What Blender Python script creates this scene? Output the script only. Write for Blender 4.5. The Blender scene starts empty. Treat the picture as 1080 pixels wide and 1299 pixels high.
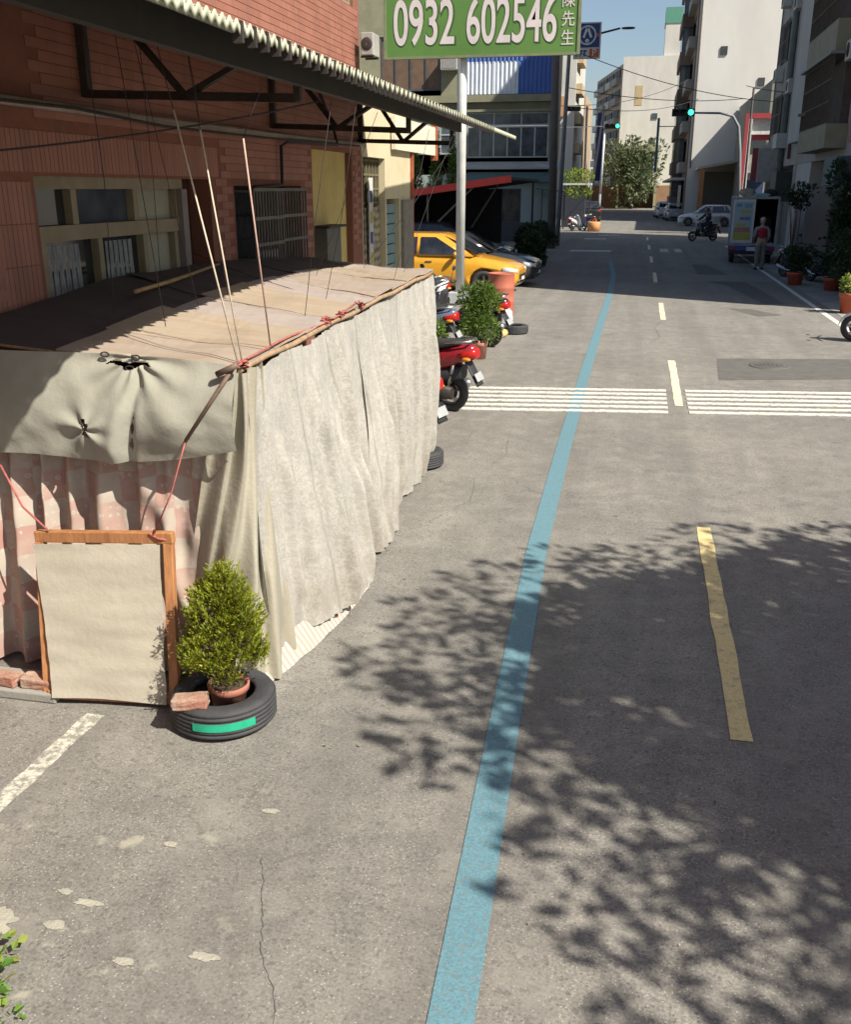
import bpy, bmesh, math, random
from mathutils import Vector, Matrix, noise
R = math.radians
SC = bpy.context.scene
COL = SC.collection

# ------------------------------------------------------------------ camera
CAMZ = 2.6
cam_d = bpy.data.cameras.new('camera'); cam = bpy.data.objects.new('camera', cam_d); COL.objects.link(cam)
cam_d.sensor_fit = 'HORIZONTAL'; cam_d.sensor_width = 36.0
cam_d.lens = 1213.0 / 1080.0 * 36.0
cam.location = (0, 0, CAMZ)
cam.rotation_euler = (R(90 - 18.65), 0, R(12.17))
cam_d.clip_start = 0.05; cam_d.clip_end = 2000
SC.camera = cam

# ------------------------------------------------------------------ sky and sun
LIGHT = Vector((-0.85, 0.45, -1.0)).normalized()
EL = math.asin(-LIGHT.z); AZ = math.atan2(-LIGHT.x, -LIGHT.y)
w = bpy.data.worlds.new('World'); SC.world = w; w.use_nodes = True
nt = w.node_tree; nt.nodes.clear()
sky = nt.nodes.new('ShaderNodeTexSky'); sky.sky_type = 'NISHITA'; sky.sun_disc = False
sky.sun_elevation = EL; sky.sun_rotation = AZ; sky.altitude = 0
sky.air_density = 1.0; sky.dust_density = 1.6; sky.ozone_density = 1.2
bg = nt.nodes.new('ShaderNodeBackground'); bg.inputs[1].default_value = 0.068
wo = nt.nodes.new('ShaderNodeOutputWorld')
nt.links.new(sky.outputs[0], bg.inputs[0]); nt.links.new(bg.outputs[0], wo.inputs[0])
sd = bpy.data.lights.new('sun', 'SUN'); sd.energy = 4.6; sd.angle = R(0.55); sd.color = (1.0, 0.945, 0.84)
so = bpy.data.objects.new('sun', sd); COL.objects.link(so); so.location = (20, -10, 30)
so.rotation_euler = LIGHT.to_track_quat('-Z', 'Y').to_euler()
SC.view_settings.view_transform = 'Standard'; SC.view_settings.look = 'None'
SC.view_settings.exposure = 0.86; SC.view_settings.gamma = 1.0
SC.view_settings.use_curve_mapping = False
SC.cycles.max_bounces = 6; SC.cycles.transparent_max_bounces = 8

# ------------------------------------------------------------------ material helpers
MATS = {}
def newmat(name):
    m = bpy.data.materials.new(name); m.use_nodes = True
    t = m.node_tree; t.nodes.clear()
    o = t.nodes.new('ShaderNodeOutputMaterial'); b = t.nodes.new('ShaderNodeBsdfPrincipled')
    t.links.new(b.outputs[0], o.inputs[0])
    return m, t, b, o
def N(t, typ, **kw):
    n = t.nodes.new(typ)
    for k, v in kw.items():
        if k == 'ins':
            for i, x in v.items(): n.inputs[i].default_value = x
        else: setattr(n, k, v)
    return n
def c4(c): return (c[0], c[1], c[2], 1)
def ramp(t, fac, stops):
    r = t.nodes.new('ShaderNodeValToRGB'); e = r.color_ramp.elements
    while len(e) < len(stops): e.new(0.5)
    for i, (p, c) in enumerate(stops):
        e[i].position = p; e[i].color = c4(c) if len(c) == 3 else c
    t.links.new(fac, r.inputs[0]); return r
def mixc(t, fac, a, b, mode='MIX'):
    m = t.nodes.new('ShaderNodeMix'); m.data_type = 'RGBA'; m.blend_type = mode
    for s, x in ((0, fac), (6, a), (7, b)):
        if isinstance(x, (int, float)): m.inputs[s].default_value = x
        elif isinstance(x, tuple): m.inputs[s].default_value = c4(x)
        else: t.links.new(x, m.inputs[s])
    return m.outputs[2]
def noi(t, vec, scale, detail=4, rough=.6):
    n = N(t, 'ShaderNodeTexNoise', ins={'Scale': scale, 'Detail': detail, 'Roughness': rough})
    if vec is not None: t.links.new(vec, n.inputs['Vector'])
    return n.outputs[0]
def bump(t, b, h, strength=.3, dist=.01):
    n = N(t, 'ShaderNodeBump', ins={'Strength': strength, 'Distance': dist})
    t.links.new(h, n.inputs['Height']); t.links.new(n.outputs[0], b.inputs['Normal'])
def pm(name, c1, c2=None, scale=6, rough=.6, metal=0, bs=.0, bscale=40, spec=.4, stretch=None):
    """plain worn surface: two tones through noise, plus fine relief"""
    if name in MATS: return MATS[name]
    m, t, b, o = newmat(name)
    c2 = c2 or tuple(x * .72 for x in c1)
    tc = N(t, 'ShaderNodeTexCoord'); v = tc.outputs['Object']
    if stretch:
        mp = N(t, 'ShaderNodeMapping'); mp.inputs['Scale'].default_value = stretch; t.links.new(v, mp.inputs[0]); v = mp.outputs[0]
    n = noi(t, v, scale, 6, .65)
    r = ramp(t, n, [(.3, c2), (.62, c1)])
    t.links.new(r.outputs[0], b.inputs['Base Color'])
    b.inputs['Roughness'].default_value = rough; b.inputs['Metallic'].default_value = metal
    b.inputs['Specular IOR Level'].default_value = spec
    if bs: bump(t, b, noi(t, v, bscale, 3), bs, .01)
    MATS[name] = m; return m
def paint(name, c, rough=.25, coat=.6):
    if name in MATS: return MATS[name]
    m, t, b, o = newmat(name)
    tc = N(t, 'ShaderNodeTexCoord'); n = noi(t, tc.outputs['Object'], 5, 4)
    r = ramp(t, n, [(.35, tuple(x * .88 for x in c)), (.7, c)])
    t.links.new(r.outputs[0], b.inputs['Base Color']); b.inputs['Roughness'].default_value = rough
    b.inputs['Coat Weight'].default_value = coat; b.inputs['Coat Roughness'].default_value = .08
    MATS[name] = m; return m
def glass(name, c=(.02, .025, .03), rough=.06):
    if name in MATS: return MATS[name]
    m, t, b, o = newmat(name)
    tc = N(t, 'ShaderNodeTexCoord'); n = noi(t, tc.outputs['Object'], 2.5, 3)
    r = ramp(t, n, [(.35, c), (.7, tuple(x * 2.2 + .01 for x in c))])
    t.links.new(r.outputs[0], b.inputs['Base Color'])
    b.inputs['Roughness'].default_value = rough; b.inputs['Specular IOR Level'].default_value = .7
    MATS[name] = m; return m
def leafmat(name, cols, trans=.35):
    if name in MATS: return MATS[name]
    m, t, b, o = newmat(name)
    g = N(t, 'ShaderNodeNewGeometry')
    k = len(cols) - 1
    r = ramp(t, g.outputs['Random Per Island'], [(i / k, c) for i, c in enumerate(cols)])
    t.links.new(r.outputs[0], b.inputs['Base Color']); b.inputs['Roughness'].default_value = .55
    tr = N(t, 'ShaderNodeBsdfTranslucent'); t.links.new(r.outputs[0], tr.inputs[0])
    mx = N(t, 'ShaderNodeMixShader', ins={0: trans})
    t.links.new(b.outputs[0], mx.inputs[1]); t.links.new(tr.outputs[0], mx.inputs[2]); t.links.new(mx.outputs[0], o.inputs[0])
    MATS[name] = m; return m

# ------------------------------------------------------------------ mesh helpers
class MB:
    def __init__(s): s.v = []; s.f = []; s.uv = {}; s.sm = set()
    def add(s, vs, fs, smooth=False):
        o = len(s.v); s.v += [Vector(p) for p in vs]
        for f in fs:
            if smooth: s.sm.add(len(s.f))
            s.f.append(tuple(i + o for i in f))
        return o
    def bb(s, x0, x1, y0, y1, z0, z1):
        x0, x1 = sorted((x0, x1)); y0, y1 = sorted((y0, y1)); z0, z1 = sorted((z0, z1))
        s.add([(x0,y0,z0),(x1,y0,z0),(x1,y1,z0),(x0,y1,z0),(x0,y0,z1),(x1,y0,z1),(x1,y1,z1),(x0,y1,z1)],
              [(0,3,2,1),(4,5,6,7),(0,1,5,4),(1,2,6,5),(2,3,7,6),(3,0,4,7)]); return s
    def box(s, c, d, M=None):
        M = M or Matrix.Identity(3); c = Vector(c)
        P = [c + M @ Vector((sx*d[0]/2, sy*d[1]/2, sz*d[2]/2)) for sz in (-1,1) for sx, sy in ((-1,-1),(1,-1),(1,1),(-1,1))]
        s.add(P, [(0,3,2,1),(4,5,6,7),(0,1,5,4),(1,2,6,5),(2,3,7,6),(3,0,4,7)]); return s
    def bar(s, p0, p1, wd, ht, up=(0,0,1)):
        p0 = Vector(p0); p1 = Vector(p1); d = (p1-p0); L = d.length; d.normalize()
        upv = Vector(up)
        if abs(d.dot(upv)) > .98: upv = Vector((0,1,0))
        x = d.cross(upv).normalized(); z = x.cross(d).normalized()
        M = Matrix((x, d, z)).transposed()
        return s.box((p0+p1)/2, (wd, L, ht), M)
    def loft(s, rings, smooth=True, cap=True, closed=True):
        n = len(rings[0]); o = len(s.v)
        fs = []
        for i in range(len(rings)-1):
            for j in range(n if closed else n-1):
                k = (j+1) % n
                fs.append((i*n+j, i*n+k, (i+1)*n+k, (i+1)*n+j))
        s.add([p for r in rings for p in r], fs, smooth)
        if cap and closed:
            m = (len(rings)-1)*n
            s.f.append(tuple(o+j for j in reversed(range(n)))); s.f.append(tuple(o+m+j for j in range(n)))
        return s
    def tube(s, pts, r, seg=8, smooth=True):
        pts = [Vector(p) for p in pts]
        rs = r if isinstance(r, (list, tuple)) else [r]*len(pts)
        rings = []; ref = None
        for i, p in enumerate(pts):
            d = (pts[min(i+1, len(pts)-1)] - pts[max(i-1, 0)]).normalized()
            if ref is None: ref = Vector((0,0,1)) if abs(d.z) < .9 else Vector((1,0,0))
            x = d.cross(ref)
            if x.length < 1e-5: x = d.orthogonal()
            x.normalize(); y = d.cross(x).normalized(); ref = y.cross(d) if False else ref
            rings.append([p + (x*math.cos(a) + y*math.sin(a))*rs[i] for a in [2*math.pi*k/seg for k in range(seg)]])
        return s.loft(rings, smooth)
    def lathe(s, prof, c=(0,0,0), seg=20, axis='z', closedprof=False, smooth=True):
        c = Vector(c); n = len(prof); vs = []
        for k in range(seg):
            a = 2*math.pi*k/seg; ca, sa = math.cos(a), math.sin(a)
            for r, h in prof:
                p = {'z': (r*ca, r*sa, h), 'x': (h, r*ca, r*sa), 'y': (r*sa, h, r*ca)}[axis]
                vs.append(c + Vector(p))
        fs = []
        for k in range(seg):
            k2 = (k+1) % seg
            for j in range(n if closedprof else n-1):
                j2 = (j+1) % n
                fs.append((k*n+j, k2*n+j, k2*n+j2, k*n+j2))
        s.add(vs, fs, smooth); return s
    def ball(s, c, r, seg=12, rings=8):
        rr = r if isinstance(r, (tuple, list)) else (r, r, r); c = Vector(c)
        R_ = []
        for i in range(rings+1):
            th = math.pi*(0.02 + .96*i/rings) - math.pi/2
            R_.append([c + Vector((math.cos(th)*math.cos(2*math.pi*k/seg)*rr[0], math.cos(th)*math.sin(2*math.pi*k/seg)*rr[1], math.sin(th)*rr[2])) for k in range(seg)])
        return s.loft(R_)
    def grid(s, nu, nv, fn, smooth=True, skip=None, uvs=None):
        vs = [fn(i/(nu-1), j/(nv-1)) for j in range(nv) for i in range(nu)]
        fs = []
        for j in range(nv-1):
            for i in range(nu-1):
                if skip and skip((i+.5)/(nu-1), (j+.5)/(nv-1)): continue
                fs.append((j*nu+i, j*nu+i+1, (j+1)*nu+i+1, (j+1)*nu+i))
        o = s.add(vs, fs, smooth)
        if uvs:
            for j in range(nv):
                for i in range(nu): s.uv[o+j*nu+i] = uvs(i/(nu-1), j/(nv-1))
        return s
    def quad(s, a, b, c, d): s.add([a, b, c, d], [(0,1,2,3)]); return s
    def mesh(s, name, mat=None, off=(0,0,0)):
        me = bpy.data.meshes.new(name); off = Vector(off)
        me.from_pydata([tuple(p-off) for p in s.v], [], s.f)
        if s.sm:
            me.polygons.foreach_set('use_smooth', [i in s.sm for i in range(len(s.f))])
        if s.uv:
            ul = me.uv_layers.new(name='uv')
            for l in me.loops: ul.data[l.index].uv = s.uv.get(l.vertex_index, (0,0))
        if mat: me.materials.append(mat)
        me.update(); return me
    def build(s, name, mat, parent=None, world=False, bevel=0, solid=0):
        off = Vector((0,0,0))
        if world and parent:
            p = parent
            while p: off += p.location; p = p.parent
        ob = bpy.data.objects.new(name, s.mesh(name, mat, off)); COL.objects.link(ob)
        if parent: ob.parent = parent
        if solid:
            md = ob.modifiers.new('solid', 'SOLIDIFY'); md.thickness = solid; md.offset = 0
        if bevel:
            md = ob.modifiers.new('bevel', 'BEVEL'); md.width = bevel; md.segments = 2; md.limit_method = 'ANGLE'; md.angle_limit = R(40)
        return ob
def tag(o, label, cat, group=None):
    o['label'] = label; o['category'] = cat
    if group: o['group'] = group
    return o
def thing(name, label, cat, loc=(0,0,0), rotz=0, group=None):
    o = bpy.data.objects.new(name, None); COL.objects.link(o); o.empty_display_size = .1
    o.location = loc; o.rotation_euler = (0, 0, R(rotz))
    return tag(o, label, cat, group)
def struct(o): o['kind'] = 'structure'; return o
def stuff(o): o['kind'] = 'stuff'; return o
def frozen(ob):
    """bake modifiers into the mesh"""
    dg = bpy.context.evaluated_depsgraph_get(); dg.update()
    me = bpy.data.meshes.new_from_object(ob.evaluated_get(dg))
    ob.modifiers.clear(); ob.data = me; return ob
def rings_y(secs, n=12, p=2.6):
    """superellipse rings across +Y: (y, zlow, zhigh, halfwidth[, xcentre])"""
    out = []
    for sct in secs:
        y, zb, zt, hw = sct[:4]; xc = sct[4] if len(sct) > 4 else 0
        r = []
        for k in range(n):
            a = 2*math.pi*k/n; ca, sa = math.cos(a), math.sin(a)
            r.append((xc + hw*math.copysign(abs(ca)**(2/p), ca), y, (zb+zt)/2 + (zt-zb)/2*math.copysign(abs(sa)**(2/p), sa)))
        out.append(r)
    return out
FONT = None
def text(body, size, M, mat, parent, name='lettering', extrude=.004, xs=1.0, bold=0, fit=None):
    cu = bpy.data.curves.new('txt', 'FONT'); cu.body = body; cu.size = size; cu.align_x = 'CENTER'; cu.align_y = 'CENTER'
    cu.extrude = extrude; cu.offset = bold
    ob = bpy.data.objects.new('txt', cu); COL.objects.link(ob)
    dg = bpy.context.evaluated_depsgraph_get(); dg.update()
    me = bpy.data.meshes.new_from_object(ob.evaluated_get(dg))
    bpy.data.objects.remove(ob)
    if fit:   # exact width and height
        xx = [v.co.x for v in me.vertices]; yy = [v.co.y for v in me.vertices]
        me.transform(Matrix.Translation((-(min(xx)+max(xx))/2, -(min(yy)+max(yy))/2, 0)))
        me.transform(Matrix.Diagonal((fit[0]/(max(xx)-min(xx)), fit[1]/(max(yy)-min(yy)), 1, 1)))
    else: me.transform(Matrix.Diagonal((xs, 1, 1, 1)))
    me.materials.clear(); me.materials.append(mat); me.name = name
    o = bpy.data.objects.new(name, me); COL.objects.link(o); o.parent = parent
    o.matrix_local = M; return o
MY = lambda x, y, z: Matrix.Translation((x, y, z)) @ Matrix.Rotation(R(90), 4, 'X')   # text that faces -Y
# wall faces: F = (axis, position); a runs along the wall, d outwards
def FP(F, a, z, d):
    ax, p = F
    return {'x+': (p+d, a, z), 'x-': (p-d, a, z), 'y-': (a, p-d, z)}[ax]
def fb(mb, F, a0, a1, z0, z1, d0, d1):
    A = FP(F, a0, z0, d0); B = FP(F, a1, z1, d1); mb.bb(A[0], B[0], A[1], B[1], A[2], B[2]); return mb
def wall_open(mb, F, a0, a1, z0, z1, ops, d0=-.25, d1=0):
    As = sorted({a0, a1, *[max(a0, min(a1, q)) for o in ops for q in o[:2]]}); 
    for i in range(len(As)-1):
        l, r = As[i], As[i+1]; m = (l+r)/2
        segs = sorted([(max(o[2], z0), min(o[3], z1)) for o in ops if o[0] < m < o[1]])
        z = z0
        for sa, sb in segs:
            if sa > z: fb(mb, F, l, r, z, sa, d0, d1)
            z = max(z, sb)
        if z < z1: fb(mb, F, l, r, z, z1, d0, d1)
    return mb
def window(root, F, a0, a1, z0, z1, fm, gm, nv=2, nh=1, t=.05, rec=-.12, sill=None, grille=None):
    fr = MB()
    fb(fr, F, a0, a1, z0, z0+t, rec, rec+.08); fb(fr, F, a0, a1, z1-t, z1, rec, rec+.08)
    fb(fr, F, a0, a0+t, z0+t, z1-t, rec, rec+.078); fb(fr, F, a1-t, a1, z0+t, z1-t, rec, rec+.078)
    for i in range(1, nv):
        a = a0 + (a1-a0)*i/nv; fb(fr, F, a-t/2, a+t/2, z0+t, z1-t, rec, rec+.07)
    for i in range(1, nh):
        z = z0 + (z1-z0)*i/nh; fb(fr, F, a0+t, a1-t, z-t/2, z+t/2, rec, rec+.066)
    o = fr.build('window', fm, root, world=True)
    for i in range(nv):
        for j in range(nh):
            g = MB(); fb(g, F, a0+(a1-a0)*i/nv, a0+(a1-a0)*(i+1)/nv, z0+(z1-z0)*j/nh, z0+(z1-z0)*(j+1)/nh, rec+.01, rec+.03)
            g.build('pane', gm, o, world=True)
    if sill:
        m = MB(); fb(m, F, a0-.05, a1+.05, z0-.06, z0, rec+.05, .08); m.build('sill', sill, o, world=True)
    return o
def leaves(mb, c, rad, n, size, rng, up=.3, shell=.5, flat=0.0, lw=.45):
    """n pointed leaves spread through an ellipsoid"""
    c = Vector(c)
    for _ in range(n):
        while True:
            d = Vector((rng.uniform(-1,1), rng.uniform(-1,1), rng.uniform(-1,1)))
            if .05 < d.length <= 1: break
        rr = d.length; d = d.normalized() * (rr**shell)
        p = c + Vector((d.x*rad[0], d.y*rad[1], d.z*rad[2]))
        a = (d.normalized() + Vector((rng.gauss(0,.6), rng.gauss(0,.6), rng.gauss(0,.6)+up))).normalized()
        b = a.cross(Vector((rng.gauss(0,1), rng.gauss(0,1), rng.gauss(0,1)))).normalized()
        if flat: b = (b*(1-flat) + Vector((b.x, b.y, 0))*flat).normalized()
        s = size * rng.uniform(.6, 1.3); nrm = a.cross(b)
        mb.add([p, p + a*s*.5 + b*s*lw*.5 + nrm*s*.08, p + a*s, p + a*s*.5 - b*s*lw*.5 + nrm*s*.08], [(0,1,2,3)])
    return mb

# ================================================================== GROUND AND ROAD
def asphalt():
    m, t, b, o = newmat('asphalt')
    v = N(t, 'ShaderNodeTexCoord').outputs['Object']
    big = noi(t, v, .55, 5, .6); mid = noi(t, v, 5, 5, .65); fine = noi(t, v, 75, 4, .75)
    vor = N(t, 'ShaderNodeTexVoronoi', ins={'Scale': 120.0}); t.links.new(v, vor.inputs['Vector'])
    base = ramp(t, big, [(.3, (.174, .163, .144)), (.7, (.234, .218, .192))]).outputs[0]
    base = mixc(t, .55, base, ramp(t, mid, [(.3, (.34, .34, .34)), (.7, (.62, .62, .62))]).outputs[0], 'OVERLAY')
    base = mixc(t, .62, base, ramp(t, fine, [(.32, (.16, .16, .16)), (.5, (.5, .5, .5)), (.68, (.82, .81, .79))]).outputs[0], 'OVERLAY')
    # pale aggregate chips
    sep = N(t, 'ShaderNodeSeparateColor'); t.links.new(vor.outputs['Color'], sep.inputs[0])
    chip = N(t, 'ShaderNodeMath', operation='GREATER_THAN', ins={1: .93}); t.links.new(sep.outputs[0], chip.inputs[0])
    near = N(t, 'ShaderNodeMath', operation='LESS_THAN', ins={1: .42}); t.links.new(vor.outputs['Distance'], near.inputs[0])
    ch = N(t, 'ShaderNodeMath', operation='MULTIPLY'); t.links.new(chip.outputs[0], ch.inputs[0]); t.links.new(near.outputs[0], ch.inputs[1])
    ch2 = N(t, 'ShaderNodeMath', operation='MULTIPLY', ins={1: .8}); t.links.new(ch.outputs[0], ch2.inputs[0])
    base = mixc(t, ch2.outputs[0], base, (.42, .39, .33))
    # dark pits
    pit = N(t, 'ShaderNodeMath', operation='LESS_THAN', ins={1: .05}); t.links.new(sep.outputs[1], pit.inputs[0])
    p2 = N(t, 'ShaderNodeMath', operation='MULTIPLY', ins={1: .5}); t.links.new(pit.outputs[0], p2.inputs[0])
    base = mixc(t, p2.outputs[0], base, (.06, .055, .05))
    # wheel paths polished darker along the lane, long paving seams
    mpw = N(t, 'ShaderNodeMapping'); mpw.inputs['Scale'].default_value = (1.15, .05, 1); t.links.new(v, mpw.inputs[0])
    wp = ramp(t, noi(t, mpw.outputs[0], 1.6, 5, .6), [(.42, (0,)*3), (.62, (.42,)*3)]).outputs[0]
    base = mixc(t, wp, base, (.125, .117, .104))
    sand = ramp(t, noi(t, v, 2.6, 8, .75), [(.5, (0,)*3), (.68, (.5,)*3)]).outputs[0]
    base = mixc(t, sand, base, (.285, .267, .228))
    gr = N(t, 'ShaderNodeTexVoronoi', ins={'Scale': 55.0}); t.links.new(v, gr.inputs['Vector']); sg = N(t, 'ShaderNodeSeparateColor'); t.links.new(gr.outputs['Color'], sg.inputs[0])
    gf = ramp(t, sg.outputs[2], [(.0, (.55,)*3), (.12, (.0,)*3), (.93, (0,)*3), (.95, (.0,)*3)]).outputs[0]
    base = mixc(t, gf, base, (.10, .095, .085))
    # oily stains and cracks
    st = ramp(t, noi(t, v, 1.7, 6, .7), [(.58, (0, 0, 0)), (.74, (.55, .55, .55))]).outputs[0]
    base = mixc(t, st, base, (.085, .078, .07))
    warp = N(t, 'ShaderNodeTexNoise', ins={'Scale': 1.3, 'Detail': 6.0}); t.links.new(v, warp.inputs['Vector'])
    vm = N(t, 'ShaderNodeVectorMath', operation='SCALE', ins={3: 1.1}); t.links.new(warp.outputs[1], vm.inputs[0])
    va = N(t, 'ShaderNodeVectorMath', operation='ADD'); t.links.new(v, va.inputs[0]); t.links.new(vm.outputs[0], va.inputs[1])
    ve = N(t, 'ShaderNodeTexVoronoi', feature='DISTANCE_TO_EDGE', ins={'Scale': .34}); t.links.new(va.outputs[0], ve.inputs['Vector'])
    cr = ramp(t, ve.outputs['Distance'], [(.0, (1, 1, 1)), (.0032, (0, 0, 0))]).outputs[0]
    gate = ramp(t, noi(t, v, .8, 2), [(.56, (0, 0, 0)), (.66, (.45, .45, .45))]).outputs[0]
    base = mixc(t, mixc(t, 1.0, cr, gate, 'MULTIPLY'), base, (.05, .046, .042))
    # worn pale cement splashes near the left verge
    sx = N(t, 'ShaderNodeSeparateXYZ'); t.links.new(v, sx.inputs[0])
    lf = N(t, 'ShaderNodeMapRange', ins={1: -1.0, 2: -1.7, 3: 0.0, 4: 1.0}); t.links.new(sx.outputs[0], lf.inputs[0])
    lf2 = N(t, 'ShaderNodeMapRange', ins={1: 4.2, 2: 3.0, 3: 0.0, 4: 1.0}); t.links.new(sx.outputs[1], lf2.inputs[0])
    sp = ramp(t, noi(t, v, 6.5, 6, .62), [(.60, (0, 0, 0)), (.68, (.75, .75, .75))]).outputs[0]
    g2 = N(t, 'ShaderNodeMath', operation='MULTIPLY'); t.links.new(lf.outputs[0], g2.inputs[0]); t.links.new(lf2.outputs[0], g2.inputs[1])
    base = mixc(t, mixc(t, 1.0, sp, g2.outputs[0], 'MULTIPLY'), base, (.34, .32, .25))
    t.links.new(base, b.inputs['Base Color']); b.inputs['Roughness'].default_value = .88; b.inputs['Specular IOR Level'].default_value = .25
    bump(t, b, noi(t, v, 130, 3, .7), .35, .005)
    return m
ASPH = asphalt()
CONC = pm('concrete', (.30, .285, .25), (.20, .19, .17), 1.2, .9, bs=.3, bscale=60)
gm = MB(); gm.quad((-400, -200, -.02), (400, -200, -.02), (400, 700, -.02), (-400, 700, -.02))
struct(gm.build('ground', pm('ground_soil', (.23, .215, .18), (.17, .16, .14), .3, .95)))
def strip(mb, pts, z):  # flat polygon
    mb.add([(x, y, z) for x, y in pts], [tuple(range(len(pts)))]); return mb
rd = MB(); strip(rd, [(-14, -30), (14, -30), (14, 260), (-14, 260)], 0)
road = struct(rd.build('road', ASPH))
def worn(name, c, wear=.45, scale=14, thr=.52):
    """road paint with asphalt showing through where it has worn off"""
    m, t, b, o = newmat(name)
    v = N(t, 'ShaderNodeTexCoord').outputs['Object']
    n = noi(t, v, scale, 7, .72)
    f = ramp(t, n, [(thr, (0, 0, 0)), (thr+.1, (wear,)*3)]).outputs[0]
    k = mixc(t, .8, c, ramp(t, noi(t, v, 90, 3), [(.3, (.35,)*3), (.7, (.62,)*3)]).outputs[0], 'OVERLAY')
    t.links.new(mixc(t, f, k, (.16, .15, .13)), b.inputs['Base Color']); b.inputs['Roughness'].default_value = .75
    bump(t, b, noi(t, v, 110, 3), .4, .004)
    return m
YEL = worn('yellow_road_paint', (.64, .51, .24), .45); WHT = worn('white_road_paint', (.62, .60, .53), .55)
WHT2 = worn('old_white_road_paint', (.50, .48, .40), .8, 22, .45)
YEL_LIT = worn('sunlit_yellow_road_paint', (.68, .61, .42), .45)  # same yellow paint, bleached by sun glare put into the colour
BLU = worn('blue_overlay_colour', (.105, .215, .255), .38, 34, .5)  # colour of the navigation overlay line, not paint of this road
FADED = worn('faded_paint', (.50, .50, .48), .7, 6, .48)
rng = random.Random(5)
def ragged(x0, x1, y0, y1, n=14, j=.006):
    """a dash with slightly ragged long edges"""
    L = [(x0 + rng.uniform(-j, j), y0 + (y1-y0)*i/n) for i in range(n+1)]
    Rr = [(x1 + rng.uniform(-j, j), y0 + (y1-y0)*i/n) for i in range(n+1)]
    return L, Rr
def dash(name, x0, x1, y0, y1, mat, z=.004, sx=0):
    L, Rr = ragged(x0, x1, y0, y1); m = MB(); n = len(L)
    vs = [(x + sx*(y-y0), y, z) for x, y in L] + [(x + sx*(y-y0), y, z) for x, y in Rr]
    m.add(vs, [(i, n+i, n+i+1, i+1) for i in range(n-1)])
    return m.build(name, mat, road)
for y0, y1, cx in ((4.38, 7.62, .665), (12.3, 15.75, .63), (20.9, 24.1, .60), (29.6, 33.1, .55), (37.8, 41.2, .5), (46, 49.5, .46), (54.5, 58, .42)):
    dash('yellow_dash', cx-.055, cx+.055, y0, y1, YEL if y0 < 10 else YEL_LIT)
# blue navigation overlay laid as a stripe down the lane, bending away at its far end
bl = [(-.43, 1.2), (-.435, 2.4), (-.52, 4.5), (-.605, 6.8), (-.64, 10), (-.66, 14), (-.665, 20), (-.66, 26.6), (-.74, 32), (-1.05, 38.5)]
bl2 = []
for i in range(len(bl)-1):
    for k in range(8): bl2.append((bl[i][0]+(bl[i+1][0]-bl[i][0])*k/8, bl[i][1]+(bl[i+1][1]-bl[i][1])*k/8))
bl2.append(bl[-1]); m = MB(); n = len(bl2)
m.add([(x-.078, y, .004) for x, y in bl2] + [(x+.078, y, .004) for x, y in bl2], [(i, n+i, n+i+1, i+1) for i in range(n-1)])
m.build('nav_overlay_stripe', BLU, road)
# cross-road rumble strips: six raised white bars each side of the centre line
SL = .132
for xa, xb in ((-2.15, .52), (.74, 4.0)):
    for k in range(6):
        yc = 12.74 - 2*.27 + .27*k - .27
        m = MB()
        for j in range(int((xb-xa)/.12)):
            x0 = xa + j*.12; x1 = x0 + .117
            y = yc + SL*(x0+x1)/2 - .1
            m.bb(x0, x1, y-.06+rng.uniform(-.004, .004), y+.06+rng.uniform(-.004, .004), .001, .010)
        m.build('rumble_bar', WHT, road)
dash('edge_line', 4.03, 4.15, 17.2, 50, WHT)
dash('edge_line', -2.69, -2.59, 2.5, 3.93, WHT2, sx=.02)
# dark repair patches and worn bands
DARKP = pm('dark_patch_asphalt', (.118, .112, .10), (.088, .083, .075), 5, .92, bs=.4, bscale=120)
for nm, pts in (('road_patch', [(1.25, 14.2), (3.2, 14.7), (3.45, 16.5), (1.35, 16.1)]), ('road_patch', [(2.1, 23.3), (2.6, 23.2), (3.15, 22.2), (2.6, 21.9)]),
                ('road_patch', [(1.9, 30.5), (2.5, 29), (3.0, 24.4), (3.5, 24.4), (3.2, 29.5), (2.4, 37), (1.9, 37)])):
    m = MB(); strip(m, pts, .003); m.build(nm, DARKP, road)
m = MB(); strip(m, [(.75, 30.2), (4.0, 30.4), (4.05, 32.9), (.7, 32.5)], .0035); m.build('road_patch', pm('pale_patch', (.22, .21, .19), (.16, .155, .14), 3, .92), road)
for (x, y, wd, ln) in ((-2.1, 44.5, 1.8, 1.2), (-2.4, 55.5, 1.2, 1.1), (-1.8, 60.0, 1.3, .9), (1.1, 45.5, .35, 2.5), (1.7, 45.5, .3, 2.5)):
    dash('faded_marking', x-wd/2, x+wd/2, y-ln/2, y+ln/2, FADED)
# splashes of dried cement on the left verge
CEM = pm('dried_cement', (.36, .34, .27), (.27, .255, .21), 18, .95, bs=.5, bscale=80)
for x, y, rx, ry in ((-2.20, 2.50, .11, .085), (-1.96, 2.53, .05, .025), (-1.90, 2.66, .06, .02), (-2.02, 2.70, .035, .018), (-1.62, 2.42, .045, .02), (-1.35, 2.50, .06, .022), (-1.75, 3.05, .04, .018), (-1.42, 3.35, .045, .02)):
    n = 40; ph = rng.uniform(0, 9); q = lambda k: .85 + .35*noise.noise((math.cos(6.283*k/n)*1.6+ph, math.sin(6.283*k/n)*1.6, ph)) + .22*noise.noise((math.cos(6.283*k/n)*5+ph, math.sin(6.283*k/n)*5, 3))
    strip(m := MB(), [(x + rx*q(k)*math.cos(6.283*k/n), y + ry*q(k)*math.sin(6.283*k/n)) for k in range(n)], .003).build('cement_splash', CEM, road)
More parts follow.
